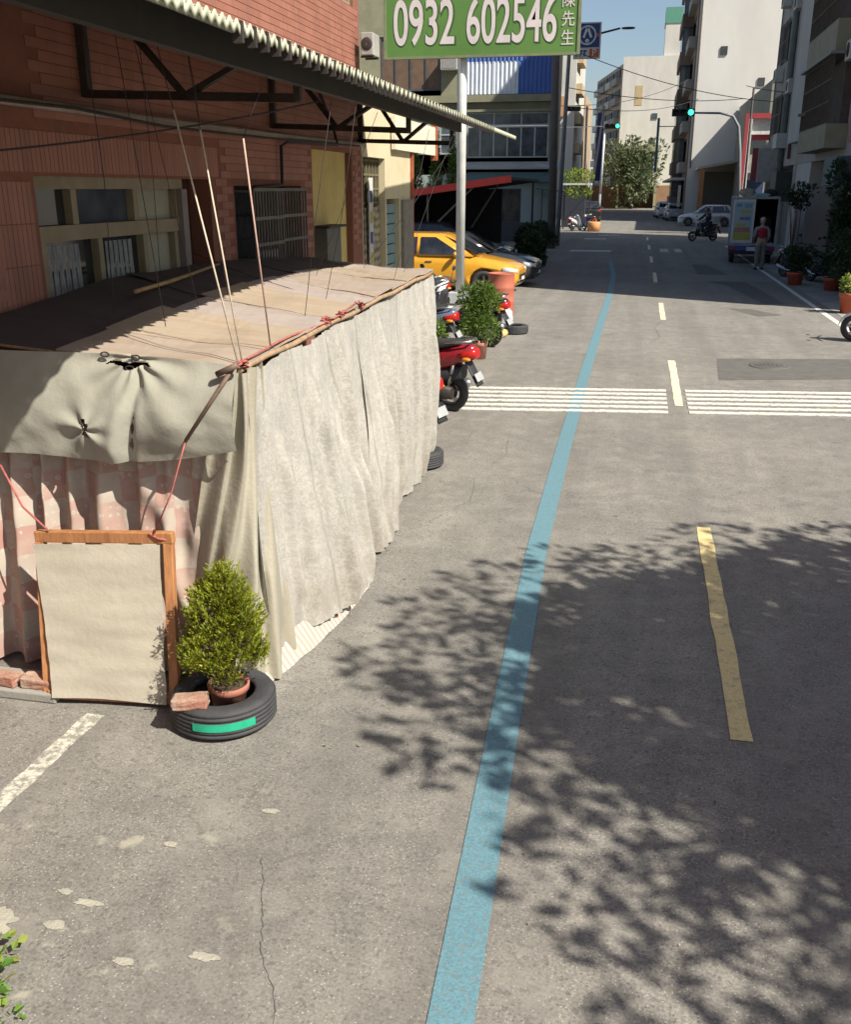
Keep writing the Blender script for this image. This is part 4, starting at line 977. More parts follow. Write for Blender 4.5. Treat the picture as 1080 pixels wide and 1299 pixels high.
CARK = {  # sections: y, zlow, ztop, half width ; greenhouse: belt front/rear y, roof front/rear y, belt z, roof z
 'hatch': dict(sec=[(2.06, .36, .60, .52), (2.0, .22, .70, .70), (1.75, .19, .80, .81), (1.2, .18, .91, .855), (.85, .18, .97, .865), (0, .18, .99, .87), (-1.2, .18, 1.02, .87), (-1.7, .2, 1.03, .84), (-1.95, .24, .98, .79), (-2.03, .36, .84, .68)],
     gh=(1.0, -1.92, .18, -1.45, .95, 1.49), wy=(1.28, -1.27), r=.30),
 'suv': dict(sec=[(2.26, .42, .72, .58), (2.2, .28, .86, .76), (1.95, .24, .98, .86), (1.3, .23, 1.06, .90), (.95, .23, 1.09, .91), (0, .23, 1.10, .92), (-1.3, .23, 1.13, .92), (-1.85, .25, 1.13, .89), (-2.15, .3, 1.08, .84), (-2.24, .42, .92, .74)],
     gh=(1.08, -2.1, .25, -1.65, 1.06, 1.66), wy=(1.38, -1.34), r=.345),
 'sedan': dict(sec=[(2.26, .36, .60, .55), (2.2, .22, .70, .73), (1.9, .19, .80, .83), (1.3, .18, .90, .87), (.9, .18, .95, .88), (0, .18, .97, .885), (-1.1, .18, 1.0, .885), (-1.7, .2, 1.0, .86), (-2.1, .24, .97, .80), (-2.24, .36, .86, .70)],
     gh=(1.0, -1.65, .15, -1.0, .94, 1.44), wy=(1.35, -1.33), r=.31)}
def outward(ob):
    bm = bmesh.new(); bm.from_mesh(ob.data); bmesh.ops.recalc_face_normals(bm, faces=bm.faces[:]); bm.to_mesh(ob.data); bm.free()
def car(label, kind, pt, loc, rotz, grp=None, name='car', roofsign=False, ls=1.0):
    K = CARK[kind]; root = thing(name, label, 'car', loc, rotz, grp); root.scale.y = ls
    secs = K['sec']; m = MB(); rings = []
    for y, zb, zt, hw in secs:
        h = zt-zb
        half = [(hw*.80, zb), (hw*.97, zb+.06), (hw, zb+.35*h), (hw*.985, zb+.72*h), (hw*.90, zt-.035), (hw*.62, zt), (0, zt+.012)]
        rings.append([(x, y, z) for x, z in half] + [(-x, y, z) for x, z in reversed(half[:-1])])
    rings = [list(reversed(r)) for r in rings]
    m.loft(rings); body = m.build('body', pt, root); outward(body)
    r = K['r']; cut = MB()
    for wy in K['wy']:
        for s in (-1, 1): cut.tube([(s*.55, wy, r+.02), (s*1.3, wy, r+.02)], r*1.17, 24)
    co = cut.build('cutter', None, root); outward(co); md = body.modifiers.new('b', 'BOOLEAN'); md.object = co; md.operation = 'DIFFERENCE'; md.solver = 'FLOAT' if False else 'EXACT'; md.use_self = True
    frozen(body); bpy.data.objects.remove(co)
    well = MB()
    hwm = max(q[3] for q in secs)
    for wy in K['wy']:
        well.bb(-.5, .5, wy-r*1.1, wy+r*1.1, .2, r*2.1)
        for s in (-1, 1): wheel(root, (s*(hwm-.115), wy, r), r, .2)
    well.build('wheel_well', BLKP, root)
    bf, br, rf, rr, zb, zr = K['gh']; hb, hr = hwm*.93, hwm*.70
    P = lambda s, y, k, ins=0: Vector((s*(hb+(hr-hb)*k+ins), y, zb+(zr-zb)*k))
    g = MB(); rg = []
    for k, ex in ((0, 0), (.5, .03), (.92, .02), (1, -.06)):
        yf = bf+(rf-bf)*k; yr = br+(rr-br)*k; x = hb+(hr-hb)*k+ex; z = zb+(zr-zb)*k
        if k == 1: yf -= .08; yr += .08; z += .012
        rg.append([(-x, yr, z), (-x*1.0, (yf+yr)/2, z), (-x, yf, z), (-x*.55, yf+.07, z), (x*.55, yf+.07, z), (x, yf, z), (x, (yf+yr)/2, z), (x, yr, z), (x*.55, yr-.05, z), (-x*.55, yr-.05, z)])
    g.loft(rg, smooth=True); g.build('cabin', pt, root)
    GL = glass('car_glass', (.012, .014, .017), .04)
    def pane(nm, pts, nv):
        q = MB(); n = (pts[1]-pts[0]).cross(pts[3]-pts[0]).normalized(); n = n if n.dot(nv) > 0 else -n
        q.quad(*[p + n*.012 for p in pts]); q.build(nm, GL, root, solid=.004)
    for s in (-1, 1):
        nv = Vector((s, 0, .3)); ym = (bf+br)/2*.9
        def S(y0, y1, y0t, y1t, nm='side_window'):
            pane(nm, [P(s, y0, .06, .03), P(s, y1, .06, .03), P(s, y1t, .86, .03), P(s, y0t, .86, .03)], nv)
        yA, yAt = bf-.22, rf-.10; yC, yCt = br+.25, rr+.10; mb_ = (yA+yC)/2 + .12
        S(yA, mb_+.04, yAt, mb_+.04); S(mb_-.04, yC+.42, mb_-.04, yCt+.2); S(yC+.36, yC, yCt+.14, yCt)
        mm = MB(); mm.ball((s*(hb+.13), bf-.38, zb+.06), (.10, .06, .07)); mm.bar((s*hb*.98, bf-.36, zb+.03), (s*(hb+.08), bf-.38, zb+.04), .03, .03); mm.build('wing_mirror', pt, root)
        hl = MB(); yh, zh, hwq = secs[1][0], secs[1][2]-.1, secs[1][3]
        hl.loft(rings_y([(yh-.28, zh-.05, zh+.10, .10, s*(hwq+.04)), (yh-.1, zh-.07, zh+.08, .13, s*(hwq-.05)), (yh+.05, zh-.06, zh+.04, .10, s*(hwq-.17))], 10)); hl.build('headlight', CLEARL, root)
        tl_ = MB(); yt, zt_ = secs[-2][0], secs[-2][2]-.14; hq = secs[-2][3]
        tl_.loft(rings_y([(yt+.2, zt_-.05, zt_+.1, .06, s*(hq+.02)), (yt-.02, zt_-.08, zt_+.1, .10, s*(hq-.06)), (yt-.07, zt_-.06, zt_+.08, .07, s*(hq-.12))], 10)); tl_.build('tail_light', REDL, root)
        for yy in (mb_+.35, mb_-.62):
            MB().bar((s*(hwm*.985), yy, zb-.13), (s*(hwm*.985), yy-.16, zb-.13), .035, .025).build('door_handle', SILV, root)
    fwd = Vector((0, 1, .5))
    pane('windscreen', [P(-.93, bf+.07, .07, 0), P(.93, bf+.07, .07, 0), P(.90, rf+.085, .9, 0), P(-.90, rf+.085, .9, 0)], fwd)
    pane('rear_window', [P(.86, br-.05, .10, 0), P(-.86, br-.05, .10, 0), P(-.84, rr-.06, .88, 0), P(.84, rr-.06, .88, 0)], Vector((0, -1, .5)))
    yf = secs[0][0]; zf = secs[0][1]
    gr_ = MB(); gr_.bb(-.42, .42, yf-.05, yf+.012, zf+.02, zf+.14); gr_.bb(-.5, .5, yf-.08, yf-.015, zf-.08, zf-.01); gr_.build('grille', BLKP, root, bevel=.01)
    MB().bb(-.17, .17, yf+.013, yf+.022, zf-.01, zf+.07).build('plate', WPL, root); yr_ = secs[-1][0]
    MB().bb(-.17, .17, yr_-.022, yr_-.004, zf+.2, zf+.29).build('plate', WPL, root)
    MB().bb(-.6, .6, yr_-.01, yr_+.1, zf-.1, zf+.02).build('rear_bumper_trim', BLKP, root, bevel=.01)
    if roofsign:
        MB().loft(rings_y([(rf-.30, zr, zr+.06, .14), (rf-.36, zr, zr+.13, .17), (rf-.46, zr, zr+.13, .17), (rf-.5, zr, zr+.05, .14)], 10)).build('roof_sign', pm('taxi_sign', (.7, .6, .3)), root)
    return root
car('yellow taxi parked nose-out towards the road beneath the red canopy', 'hatch', paint('taxi_yellow', (.62, .30, .025)), (-5.22, 26.0, 0), -90-4, ls=1.1)
car('dark estate car parked behind the yellow taxi with its black bonnet showing', 'suv', paint('black_paint', (.016, .017, .02)), (-6.0, 30.3, 0), -90-3)
car('dark grey saloon parked between the yellow taxi and the black estate', 'sedan', paint('dark_grey_paint', (.03, .032, .036)), (-5.0, 28.1, 0), -90-2)
car('white hatchback crossing the junction beyond the motor scooter rider', 'hatch', paint('white_paint', (.72, .72, .71)), (4.75, 76.6, 0), 90-5)
car('pale silver car parked facing away before the brown tower', 'sedan', paint('silver_paint', (.42, .44, .46), .3), (2.85, 90.5, 0), 4)
car('white car parked second in line before the brown tower', 'hatch', paint('white_paint', (.72, .72, .71)), (2.1, 98.5, 0), 4)
RED_P = paint('scooter_red', (.25, .012, .02))
scooter('red and black motor scooter parked tail-out just past the stall', (-2.72, 11.62, 0), 73, RED_P, tilt=6)
scooter('dark motor scooter mostly hidden behind the far end of the stall', (-2.74, 9.75, 0), 66, paint('dark_blue_paint', (.02, .022, .05)), tilt=5)
scooter('black motor scooter standing behind the pot bush with its seat and silver rail showing', (-3.0, 16.75, 0), 72, paint('black_paint', (.016, .017, .02)), tilt=7)
scooter('grey motor scooter squeezed between the red scooter and the black one', (-3.62, 14.95, 0), 80, paint('blue_grey_paint', (.10, .13, .20)), tilt=7)
scooter('white motor scooter parked beside the foot of the white sign post', (-4.35, 18.9, 0), 150, paint('white_paint', (.72, .72, .71)), tilt=6)

# ================================================================== LEFT VERGE THINGS
tyre_flat('loose_tyre', 'black tyre lying flat against the far end of the stall', (-2.02, 8.95, 0), .27, .16)
m = MB(); m.lathe([(0, 0), (.06, 0), (.065, .05), (.055, .2), (.06, .26), (.045, .30), (0, .31)], (0, 0, 0), 12); o = m.build('concrete_lump', CONC); o.location = (-2.06, 8.82, .158); tag(o, 'upright concrete lump standing on the loose tyre beside the stall', 'concrete')
# bushes
SHRUB = leafmat('shrub_leaf', [(.04, .085, .015), (.08, .15, .02), (.14, .22, .03), (.22, .29, .05)], .35); DARKLEAF = leafmat('dark_leaf', [(.012, .03, .012), (.025, .055, .02), (.05, .085, .03)], .25)
def bushfn(rx, rz, n, size, mat, zc=None, seed=1, lw=.45, stems=6):
    def fn(root, h):
        r_ = random.Random(seed); z = zc if zc is not None else h + rz*.9
        m = MB()
        for k in range(stems):
            a = r_.uniform(0, 6.28); q = r_.uniform(.2, .8)*rx
            m.tube([(.01, 0, h*.8), (q*.4*math.cos(a), q*.4*math.sin(a), h+(z-h)*.6), (q*math.cos(a), q*math.sin(a), z+rz*r_.uniform(-.1, .6))], [.012, .008, .004], 5)
        m.build('stem', BARK, root)
        m = MB()
        for k in range(9):
            a = r_.uniform(0, 6.28); q = r_.uniform(.2, .75); zz = r_.uniform(-.65, .7)
            leaves(m, (q*rx*math.cos(a), q*rx*math.sin(a), z+zz*rz), (rx*.5, rx*.5, rz*.42), n//9, size, r_, up=.4, lw=lw)
        m.build('foliage', mat, root)
    return fn
flowerpot('potted_shrub', 'spiky green shrub in a small pink pot in front of the black scooter', (-2.40, 15.3, 0), .13, .27, pm('pink_pot', (.50, .22, .16), (.42, .19, .14), 5, .7), bushfn(.29, .46, 3200, .09, SHRUB, .70, 4, .2))
flowerpot('potted_shrub', 'soft round green bush between the white scooter and the red scooter', (-3.05, 14.2, 0), .14, .25, TERRA, bushfn(.26, .24, 1400, .06, SHRUB, .52, 8, .35))
# red barrel
br_ = thing('oil_drum', 'faded red steel drum standing at the road edge before the taxi', 'drum', (-2.87, 21.1, 0))
prof = [(0, .0), (.285, 0), (.29, .02)]
for zc in (.29, .58): prof += [(.285, zc-.03), (.298, zc), (.285, zc+.03)]
prof += [(.285, .855), (.295, .87), (.295, .885), (.275, .885), (.272, .86), (0, .86)]
MB().lathe(prof, (0, 0, 0), 30).build('shell', pm('faded_red_drum', (.42, .125, .075), (.33, .10, .065), 3, .6), br_)
tyre_flat('roadside_tyre', 'black tyre standing at the road edge beyond the spiky pot shrub', (-2.22, 18.3, 0), .27, .16)
m = MB(); m.loft(rings_y([(-.14, 0, .1, .10), (0, 0, .16, .16), (.14, 0, .12, .10)], 10)); o = m.build('yellow_sack', pm('yellow_sack', (.50, .38, .14), (.42, .31, .12), 6, .8)); o.location = (-2.42, 17.75, 0); tag(o, 'yellowish sack lying beside the roadside tyre', 'sack')
m = MB(); m.loft(rings_y([(-.1, 0, .3, .08), (0, 0, .42, .12), (.1, 0, .36, .09)], 10)); o = m.build('white_bag', pm('white_bag', (.55, .55, .55), (.42, .42, .43), 6, .6)); o.location = (-2.42, 18.72, 0); tag(o, 'pale grey plastic bag between the red drum and the roadside tyre', 'bag')
# billboard on its white post
bb_ = thing('billboard', 'green billboard with white phone digits on a white steel post', 'billboard', (-4.12, 23.0, 0))
WPOST = pm('white_post_paint', (.60, .60, .57), (.48, .48, .45), 4, .5)
MB().tube([(0, 0, .2), (0, 0, 8.2)], .105, 18).build('post', WPOST, bb_)
MB().bb(-.24, .24, -.24, .24, 0, .28).build('post_base', pm('base_concrete', (.42, .43, .42), (.34, .35, .34), 4, .8), bb_, bevel=.02)
def signpt(x): return x + 4.12
SGX0, SGX1 = signpt(-5.83), signpt(-1.56)
MB().bb(SGX0, SGX1, -.22, -.14, 5.38, 8.1).build('panel', pm('green_sign', (.105, .21, .05), (.085, .175, .042), 1.2, .55), bb_)
m = MB()
for x in (SGX0, SGX1): m.bb(x-.03, x+.03, -.24, -.12, 5.34, 8.14)
for z in (5.36, 8.12): m.bb(SGX0+.03, SGX1-.03, -.236, -.122, z-.025, z+.025)
m.build('frame', pm('sign_frame', (.20, .22, .12)), bb_)
for z in (5.7, 7.6): MB().bb(SGX0+.3, SGX1-.3, -.14, -.05, z-.04, z+.04).build('bracket', WPOST, bb_)
DIG = pm('sign_lettering', (.62, .55, .53), (.52, .46, .45), 3, .6); DGR = pm('sign_dark_green', (.05, .10, .03))
for body, cx, cw in (('0932', -4.95, 1.36), ('602546', -3.02, 1.95)):
    text(body, 1.0, MY(signpt(cx), -.226, 6.06), DIG, bb_, 'digits', .006, fit=(cw, .92), bold=.012)
    text(body, 1.0, MY(signpt(cx)+.02, -.2225, 6.045), DGR, bb_, 'digit_shadow', .002, fit=(cw+.05, .96), bold=.03)
for k, ch in enumerate('生先陳'):
    text(ch, .34, MY(signpt(-1.80), -.226, 5.68 + .36*k), DIG, bb_, 'character', .006, fit=(.27, .29))

# ================================================================== CARPORT AND BLUE HOUSE (LEFT, MIDDLE)
cp = thing('carport', 'dark open carport with a red sloping canopy edge behind the taxi', 'carport', (-6.5, 33, 0))
m = MB(); m.add([(-8.2, 29.6, 2.28), (-3.85, 29.6, 2.86), (-3.85, 38, 2.86), (-8.2, 38, 2.28), (-8.2, 29.6, 2.36), (-3.85, 29.6, 2.94), (-3.85, 38, 2.94), (-8.2, 38, 2.36)], [(0,3,2,1),(4,5,6,7),(0,1,5,4),(1,2,6,5),(2,3,7,6),(3,0,4,7)])
m.build('roof', pm('dark_sheet', (.06, .055, .05), (.04, .038, .035), 3, .8), cp, world=True)
m = MB(); m.bar((-8.2, 29.56, 2.30), (-3.80, 29.56, 2.89), .05, .20); m.build('canopy_edge', pm('canopy_red', (.50, .05, .045), (.42, .045, .04), 3, .55), cp, world=True)
m = MB(); m.bb(-8.3, -8.15, 29.6, 38, 0, 2.3); m.bb(-8.1, -5.2, 37.8, 38, 0, 2.6); m.build('wall', pm('dark_wall', (.045, .045, .05), (.03, .03, .034), 3, .9), cp, world=True)
for x in (-8.1, -4.0): MB().bar((x, 37.6, 0), (x, 37.6, 2.3 if x < -5 else 2.86), .06, .06).build('post', DSTEEL, cp, world=True)
MB().bar((-6.35, 29.75, 1.35), (-4.95, 29.75, 2.66), .05, .05).build('strut', GR, cp, world=True); MB().bar((-5.0, 29.8, 1.5), (-4.2, 29.8, 2.74), .05, .05).build('strut', DSTEEL, cp, world=True)
MB().bar((-6.35, 29.75, 0), (-6.35, 29.75, 2.52), .05, .05).build('post', GR, cp, world=True)
def tree(name, label, loc, h, rad, n, size, mat, seed, trunk=.12, cone=False, grp=None, lobes=12, zc=.62, rz=.36):
    root = thing(name, label, 'tree', loc, 0, grp); r_ = random.Random(seed)
    m = MB(); m.tube([(0, 0, 0), (.03*h*.1, 0, h*.3), (-.02, .04, h*.6), (.0, 0, h*.9)], [trunk, trunk*.8, trunk*.5, trunk*.15], 9)
    for k in range(9):
        a = r_.uniform(0, 6.28); z0 = h*r_.uniform(.3, .62); q = rad*r_.uniform(.5, .9)
        m.tube([(0, 0, z0), (q*.5*math.cos(a), q*.5*math.sin(a), z0+h*.10), (q*math.cos(a), q*math.sin(a), z0+h*.2)], [trunk*.45, trunk*.28, trunk*.08], 6)
    m.build('trunk', BARK, root)
    m = MB()
    for k in range(lobes):
        a = r_.uniform(0, 6.28)
        if cone:
            f = (k+.5)/lobes; q = rad*(1-f)*.45; leaves(m, (q*math.cos(a), q*math.sin(a), h*(.12+.85*f)), (rad*(1.05-f)*.75, rad*(1.05-f)*.75, h*.13), n//lobes, size, r_, up=.6, lw=.3)
        else:
            q = rad*r_.uniform(.15, .8); zz = r_.uniform(-.8, .9)
            leaves(m, (q*math.cos(a), q*math.sin(a), h*zc+zz*h*rz*.7), (rad*.48, rad*.48, h*rz*.45), n//lobes, size, r_, up=.1, flat=.3)
    m.build('crown', mat, root); return root
for k, (x, y, h) in enumerate(((-9.3, 41, 4.9), (-8.5, 41.6, 4.7), (-7.75, 41.2, 4.45))):
    tree('conifer', ('dense green conifer beside the cream sign panel', 'dense green conifer in the middle above the red canopy', 'dense green conifer nearest the white post above the red canopy')[k], (x, y, 0), h, .55, 1800, .16, SHRUB, 20+k, .08, True, 'conifers above the red canopy')
BY = 52.0; FBl = ('y-', BY)
bh = thing('blue_clad_house', 'three-storey concrete house with blue and white corrugated cladding behind the green billboard', 'building', (-9, 55, 0))
OLV = pm('olive_concrete', (.27, .26, .17), (.20, .19, .125), 1.5, .85)
ops = [(-13.6, -10.4, 7.35, 9.9), (-9.05, -4.85, 4.12, 6.28), (-7.70, -6.15, .9, 2.62), (-13.6, -9.6, 4.3, 6.2)]
m = MB(); wall_open(m, FBl, -15.5, -4.62, 3.35, 12.5, ops, -.3, 0); m.bb(-15.5, -4.62, BY+.32, 56, 12.3, 12.5); m.bb(-4.92, -4.62, BY+.305, 56, 0, 12.3); m.bb(-15.5, -15.2, BY+.305, 56, 0, 12.3)
m.build('wall', OLV, bh, world=True)
m = MB(); wall_open(m, FBl, -15.5, -4.62, 0, 3.3, ops, -.3, 0); m.build('lower_wall', pm('pale_green_plaster', (.33, .38, .35), (.26, .31, .29), 1.5, .85), bh, world=True)
m = MB(); fb(m, FBl, -15.5, -4.4, .0, .95, .005, .05); m.build('plinth', pm('dark_plinth', (.07, .075, .085), (.05, .055, .06), 3, .8), bh, world=True)
BLUEC = pm('blue_cladding', (.07, .145, .42), (.055, .12, .36), 2, .5); WHTC = pm('white_cladding', (.62, .66, .72), (.52, .56, .62), 2, .5)
def corr_y(x0, x1, z0, z1, y, pitch, amp):
    n = int((x1-x0)/pitch)*4; m = MB()
    m.grid(n+1, 2, lambda u, v: Vector((x0+(x1-x0)*u, y - amp*(1 if ((u*n/4) % 1) < .5 else 0), z0+(z1-z0)*v)), smooth=False); return m
corr_y(-9.25, -6.45, 7.12, 8.62, BY-.12, .2, .05).build('white_cladding', WHTC, bh, world=True)
corr_y(-6.45, -4.75, 7.12, 8.62, BY-.12, .2, .05).build('blue_cladding', BLUEC, bh, world=True)
corr_y(-9.25, -4.75, 8.62, 10.9, BY-.12, .2, .05).build('blue_cladding', BLUEC, bh, world=True)
m = MB(); fb(m, FBl, -15.6, -4.55, 6.75, 7.08, .0, .35); fb(m, FBl, -15.6, -4.55, 6.30, 6.42, .0, .2); m.build('balcony_slab', OLV, bh, world=True)
m = MB(); fb(m, FBl, -9.25, -4.7, 6.98, 7.11, .13, .22); m.build('beam', DSTEEL, bh, world=True)
ALU = pm('aluminium_frame', (.42, .44, .44), (.34, .36, .36), 3, .45); GLB = glass('blue_grey_glass', (.035, .045, .055), .12); BRNC = pm('brown_curtain', (.16, .10, .065), (.11, .07, .05), 3, .8)
window(bh, FBl, -9.05, -4.85, 5.65, 6.28, ALU, GLB, 3, 1, .07); window(bh, FBl, -9.05, -4.85, 4.12, 5.63, ALU, GLB, 6, 1, .07)
window(bh, FBl, -13.6, -10.4, 7.35, 9.9, pm('dark_frame', (.07, .08, .09)), pm('brown_curtain', (.16, .10, .065)), 4, 1, .10)
window(bh, FBl, -13.6, -9.6, 4.3, 6.2, ALU, GLB, 4, 2, .07); window(bh, FBl, -7.70, -6.15, .9, 2.62, pm('dark_frame', (.07, .08, .09)), glass('brown_glass', (.05, .042, .035)), 2, 1, .08)
m = MB(); m.add([(-9.4, BY-.9, 3.55), (-4.1, BY-.9, 3.55), (-4.1, BY+.02, 3.86), (-9.4, BY+.02, 3.86), (-9.4, BY-.9, 3.63), (-4.1, BY-.9, 3.63), (-4.1, BY+.02, 3.94), (-9.4, BY+.02, 3.94)], [(0,3,2,1),(4,5,6,7),(0,1,5,4),(1,2,6,5),(2,3,7,6),(3,0,4,7)])
m.build('porch_roof', pm('grey_porch', (.42, .42, .39), (.32, .32, .30), 2, .8), bh, world=True)
m = MB(); fb(m, FBl, -8.9, -4.5, 2.95, 3.42, .01, .5); m.build('shop_fascia', pm('teal_fascia', (.13, .21, .23), (.10, .17, .19), 2, .6), bh, world=True)
for x in (-5.5, -5.0, -4.55): MB().bar((x, BY-.6, 0), (x, BY-.6, 3.0 if x < -5.2 else 2.6), .07, .07).build('porch_post', GR, bh, world=True)
m = MB(); m.bar((-5.3, BY-.7, 2.62), (-3.9, BY-.7, 2.48), .9, .05); m.build('green_awning', pm('green_awning', (.05, .13, .10), (.04, .10, .08), 3, .7), bh, world=True)
acb = thing('air_conditioner', 'white box air-conditioner on the concrete house just left of the white post', 'air conditioner', (-9.9, BY-.3, 8.25)); MB().bb(-.45, .45, -.2, .3, 0, .62).build('casing', pm('ac_white', (.55, .54, .50)), acb, bevel=.03); MB().bb(-.36, .36, -.215, -.2, .08, .54).build('grille', pm('ac_grille', (.30, .29, .27)), acb)
# plants and tubs in front of the blue house
r_ = random.Random(77)
for k, (x, y, rx, rz) in enumerate(((-3.35, 32.2, .40, .55), (-3.75, 34.6, .5, .6), (-4.0, 37.2, .5, .6), (-4.3, 40.2, .55, .65), (-4.1, 43.2, .5, .5))):
    flowerpot('verge_shrub', ('dark potted shrub nearest the parked cars on the left verge', 'second dark potted shrub from the parked cars on the left verge', 'third dark potted shrub from the parked cars on the left verge', 'fourth dark potted shrub from the parked cars on the left verge', 'dark potted shrub next to the red planter box')[k], (x, y, 0), .2, .3, BLKP, bushfn(rx, rz, 1200, .14, DARKLEAF, .75, 40+k), grp='dark shrubs along the left verge')
m = MB(); m.bb(-.5, .35, -.3, .3, 0, .75); o = m.build('planter_box', pm('red_planter', (.28, .07, .04), (.22, .055, .035), 3, .6), bevel=.03); o.location = (-4.35, 46.4, 0); tag(o, 'red planter box at the foot of the grey leaning pole', 'planter')
m = MB(); m.lathe([(0, 0), (.22, 0), (.27, .5), (.25, .5), (.2, .1), (0, .08)], (0, 0, 0), 18); o = m.build('blue_tub', pm('blue_tub', (.03, .07, .30))); o.location = (-4.3, 47.3, .5); o.location.z = 0; tag(o, 'blue plastic tub behind the red planter box', 'tub')

# ================================================================== POLES, SIGNS AND WIRES
PCON = pm('pole_concrete', (.13, .11, .105), (.09, .08, .075), 3, .85); PGREY = pm('pole_grey', (.22, .23, .25), (.16, .17, .18), 3, .6)
p1 = thing('utility_pole', 'thick dark brown utility pole in front of the blue cladding', 'pole', (-3.98, 46.0, 0)); MB().tube([(0, 0, 0), (-.18, 0, 12)], [.19, .15], 14).build('shaft', PCON, p1)
for z in (8.6, 9.6): MB().bar((-1.0, -.1, z), (.8, -.1, z), .09, .09).build('crossarm', PCON, p1)
p2 = thing('street_light', 'slim grey leaning pole with a street lamp arm reaching right', 'street light', (-3.87, 48.0, 0))
MB().tube([(0, 0, 0), (.18, 0, 8.2), (.2, 0, 10.2)], [.11, .085, .07], 12).build('shaft', PGREY, p2)
MB().tube([(.2, 0, 8.9), (1.3, 0, 9.15), (2.4, 0, 9.38)], [.05, .045, .04], 8).build('arm', DSTEEL, p2)
MB().loft(rings_y([(-.08, 9.33, 9.42, .3, 2.75), (.08, 9.33, 9.42, .3, 2.75)], 12)).build('lamp_head', DSTEEL, p2)
px = thing('store_sign', 'square blue shop sign with a white ring emblem and an orange P', 'sign', (-2.88, 47.7, 8.13))
MB().bb(-.60, .60, -.12, .02, 0, 1.48).build('cabinet', pm('sign_white', (.62, .62, .60), (.55, .55, .53), 3, .5), px, bevel=.02)
MB().bb(-.54, .54, -.135, -.121, .46, 1.42).build('blue_field', pm('sign_blue', (.02, .04, .18), (.018, .034, .15), 3, .4), px)
W_ = pm('sign_mark_white', (.7, .7, .68)); O_ = pm('sign_orange', (.55, .13, .03))
m = MB(); m.lathe([(.33, -.139), (.40, -.139), (.40, -.136), (.33, -.136)], (0, 0, .95), 36, 'y', closedprof=True); m.build('ring_mark', W_, px)
for s in (-1, 1): MB().bar((0, -.141, 1.30), (s*.17, -.141, .85), .004, .10, up=(1, 0, 0)).build('peak_mark', W_, px)
m = MB(); m.lathe([(0, -.1415), (.09, -.1415), (.09, -.1365), (0, -.1365)], (0, 0, .72), 18, 'y'); m.build('dot_mark', W_, px)
for s in (-1, 1): MB().bb(s*.53, s*.36, -.1385, -.136, .88, 1.02).build('side_mark', O_, px)
MB().bb(.12, .54, -.135, -.121, .06, .40).build('orange_field', O_, px); text('P', .42, MY(.33, -.1375, .23), W_, px, 'letter', .002)
for k in range(3):
    m = MB(); m.bar((-.46+k*.18, -.13, .10), (-.46+k*.18, -.13, .30), .03, .05, up=(1, 0, 0)); m.bar((-.50+k*.18, -.1305, .32), (-.36+k*.18, -.1305, .32), .03, .06); m.build('blue_mark', pm('sign_blue', (.02, .04, .18)), px)
MB().bar((-1.0, .05, 1.0), (-.58, .0, 1.0), .06, .06).build('bracket', DSTEEL, px)
def signal(root, c, lit=True, n=3):
    x, y, z = c
    MB().bb(x-.62, x+.62, y-.08, y+.1, z-.2, z+.2).build('housing', BLKP, root, bevel=.03)
    for k in range(n):
        on = lit and k == n-1
        o = MB().lathe([(0, -.02), (.15, 0), (.155, .03), (0, .03)], (x-.41+.41*k, y-.10, z), 18, 'y')
        if on:
            if 'green_lamp' not in MATS:
                mm, t, b, oo = newmat('green_lamp'); b.inputs['Base Color'].default_value = (.05, .5, .3, 1); b.inputs['Emission Color'].default_value = (.05, 1, .55, 1); b.inputs['Emission Strength'].default_value = 1.6; MATS['green_lamp'] = mm
            o.build('green_lamp', MATS['green_lamp'], root)
        else: o.build('dark_lens', pm('dark_lens', (.03, .02, .02)), root)
        MB().grid(10, 2, lambda u, v: Vector((x-.41+.41*k + .17*math.cos(math.pi*u), y-.10-.2*v, z + .17*math.sin(math.pi*u)))).build('visor', BLKP, root, solid=.01)
tr_ = thing('traffic_light', 'green traffic light on a curved arm reaching left from the right-hand corner', 'traffic light', (5.55, 60, 0))
MB().tube([(0, 0, 0), (-.35, 0, 4.5), (-.55, 0, 5.9), (-.9, 0, 6.45), (-1.6, 0, 6.62), (-3.2, 0, 6.66)], [.12, .10, .085, .075, .065, .05], 10).build('mast', PGREY, tr_); signal(tr_, (-3.62, 0, 6.68))
tr2 = thing('traffic_light', 'green traffic light on a white pole in front of the far tree', 'traffic light', (-3.55, 86, 0))
MB().tube([(0, 0, 0), (.05, 0, 2.2)], .11, 10).build('mast_base', PGREY, tr2); MB().tube([(.05, 0, 2.2), (.15, 0, 7.2)], [.10, .08], 10).build('mast', WPOST, tr2); MB().bar((-3.5, 0, 7.45), (.2, 0, 7.5), .06, .06).build('arm', PGREY, tr2); signal(tr2, (.75, -.1, 7.5))
tr3 = thing('traffic_light', 'dark traffic light hung beside the leaning grey pole', 'traffic light', (-4.9, 70, 7.7)); signal(tr3, (0, 0, 0), False); tr3.scale = (.75, .75, .75); MB().bar((-1.4, 0, .25), (.9, 0, .25), .05, .05).build('arm', DSTEEL, tr3)
for k, (x, dx) in enumerate(((-5.2, -.1), (-4.7, .9))):
    p = thing('far_pole', ('upright thin far pole left of the far tree', 'slanting thin far pole left of the far tree')[k], 'pole', (x, 92, 0)); MB().tube([(0, 0, 0), (dx, 0, 9.5)], .10, 8).build('shaft', pm('pale_pole', (.30, .26, .22)), p)
def wire(a, b_, s, label, r=.018):
    tag(MB().tube(sag(a, b_, s, 16), r, 5).build('overhead_wire', BLKCORD), label, 'wire', 'overhead wires across the street')
wire((-4.1, 46, 8.6), (7, 57, 6.9), .5, 'overhead wire crossing the street from the dark pole to the right-hand house')
wire((-3.7, 48, 7.0), (5.2, 60, 7.35), .3, 'overhead wire from the leaning pole to the corner signal mast')
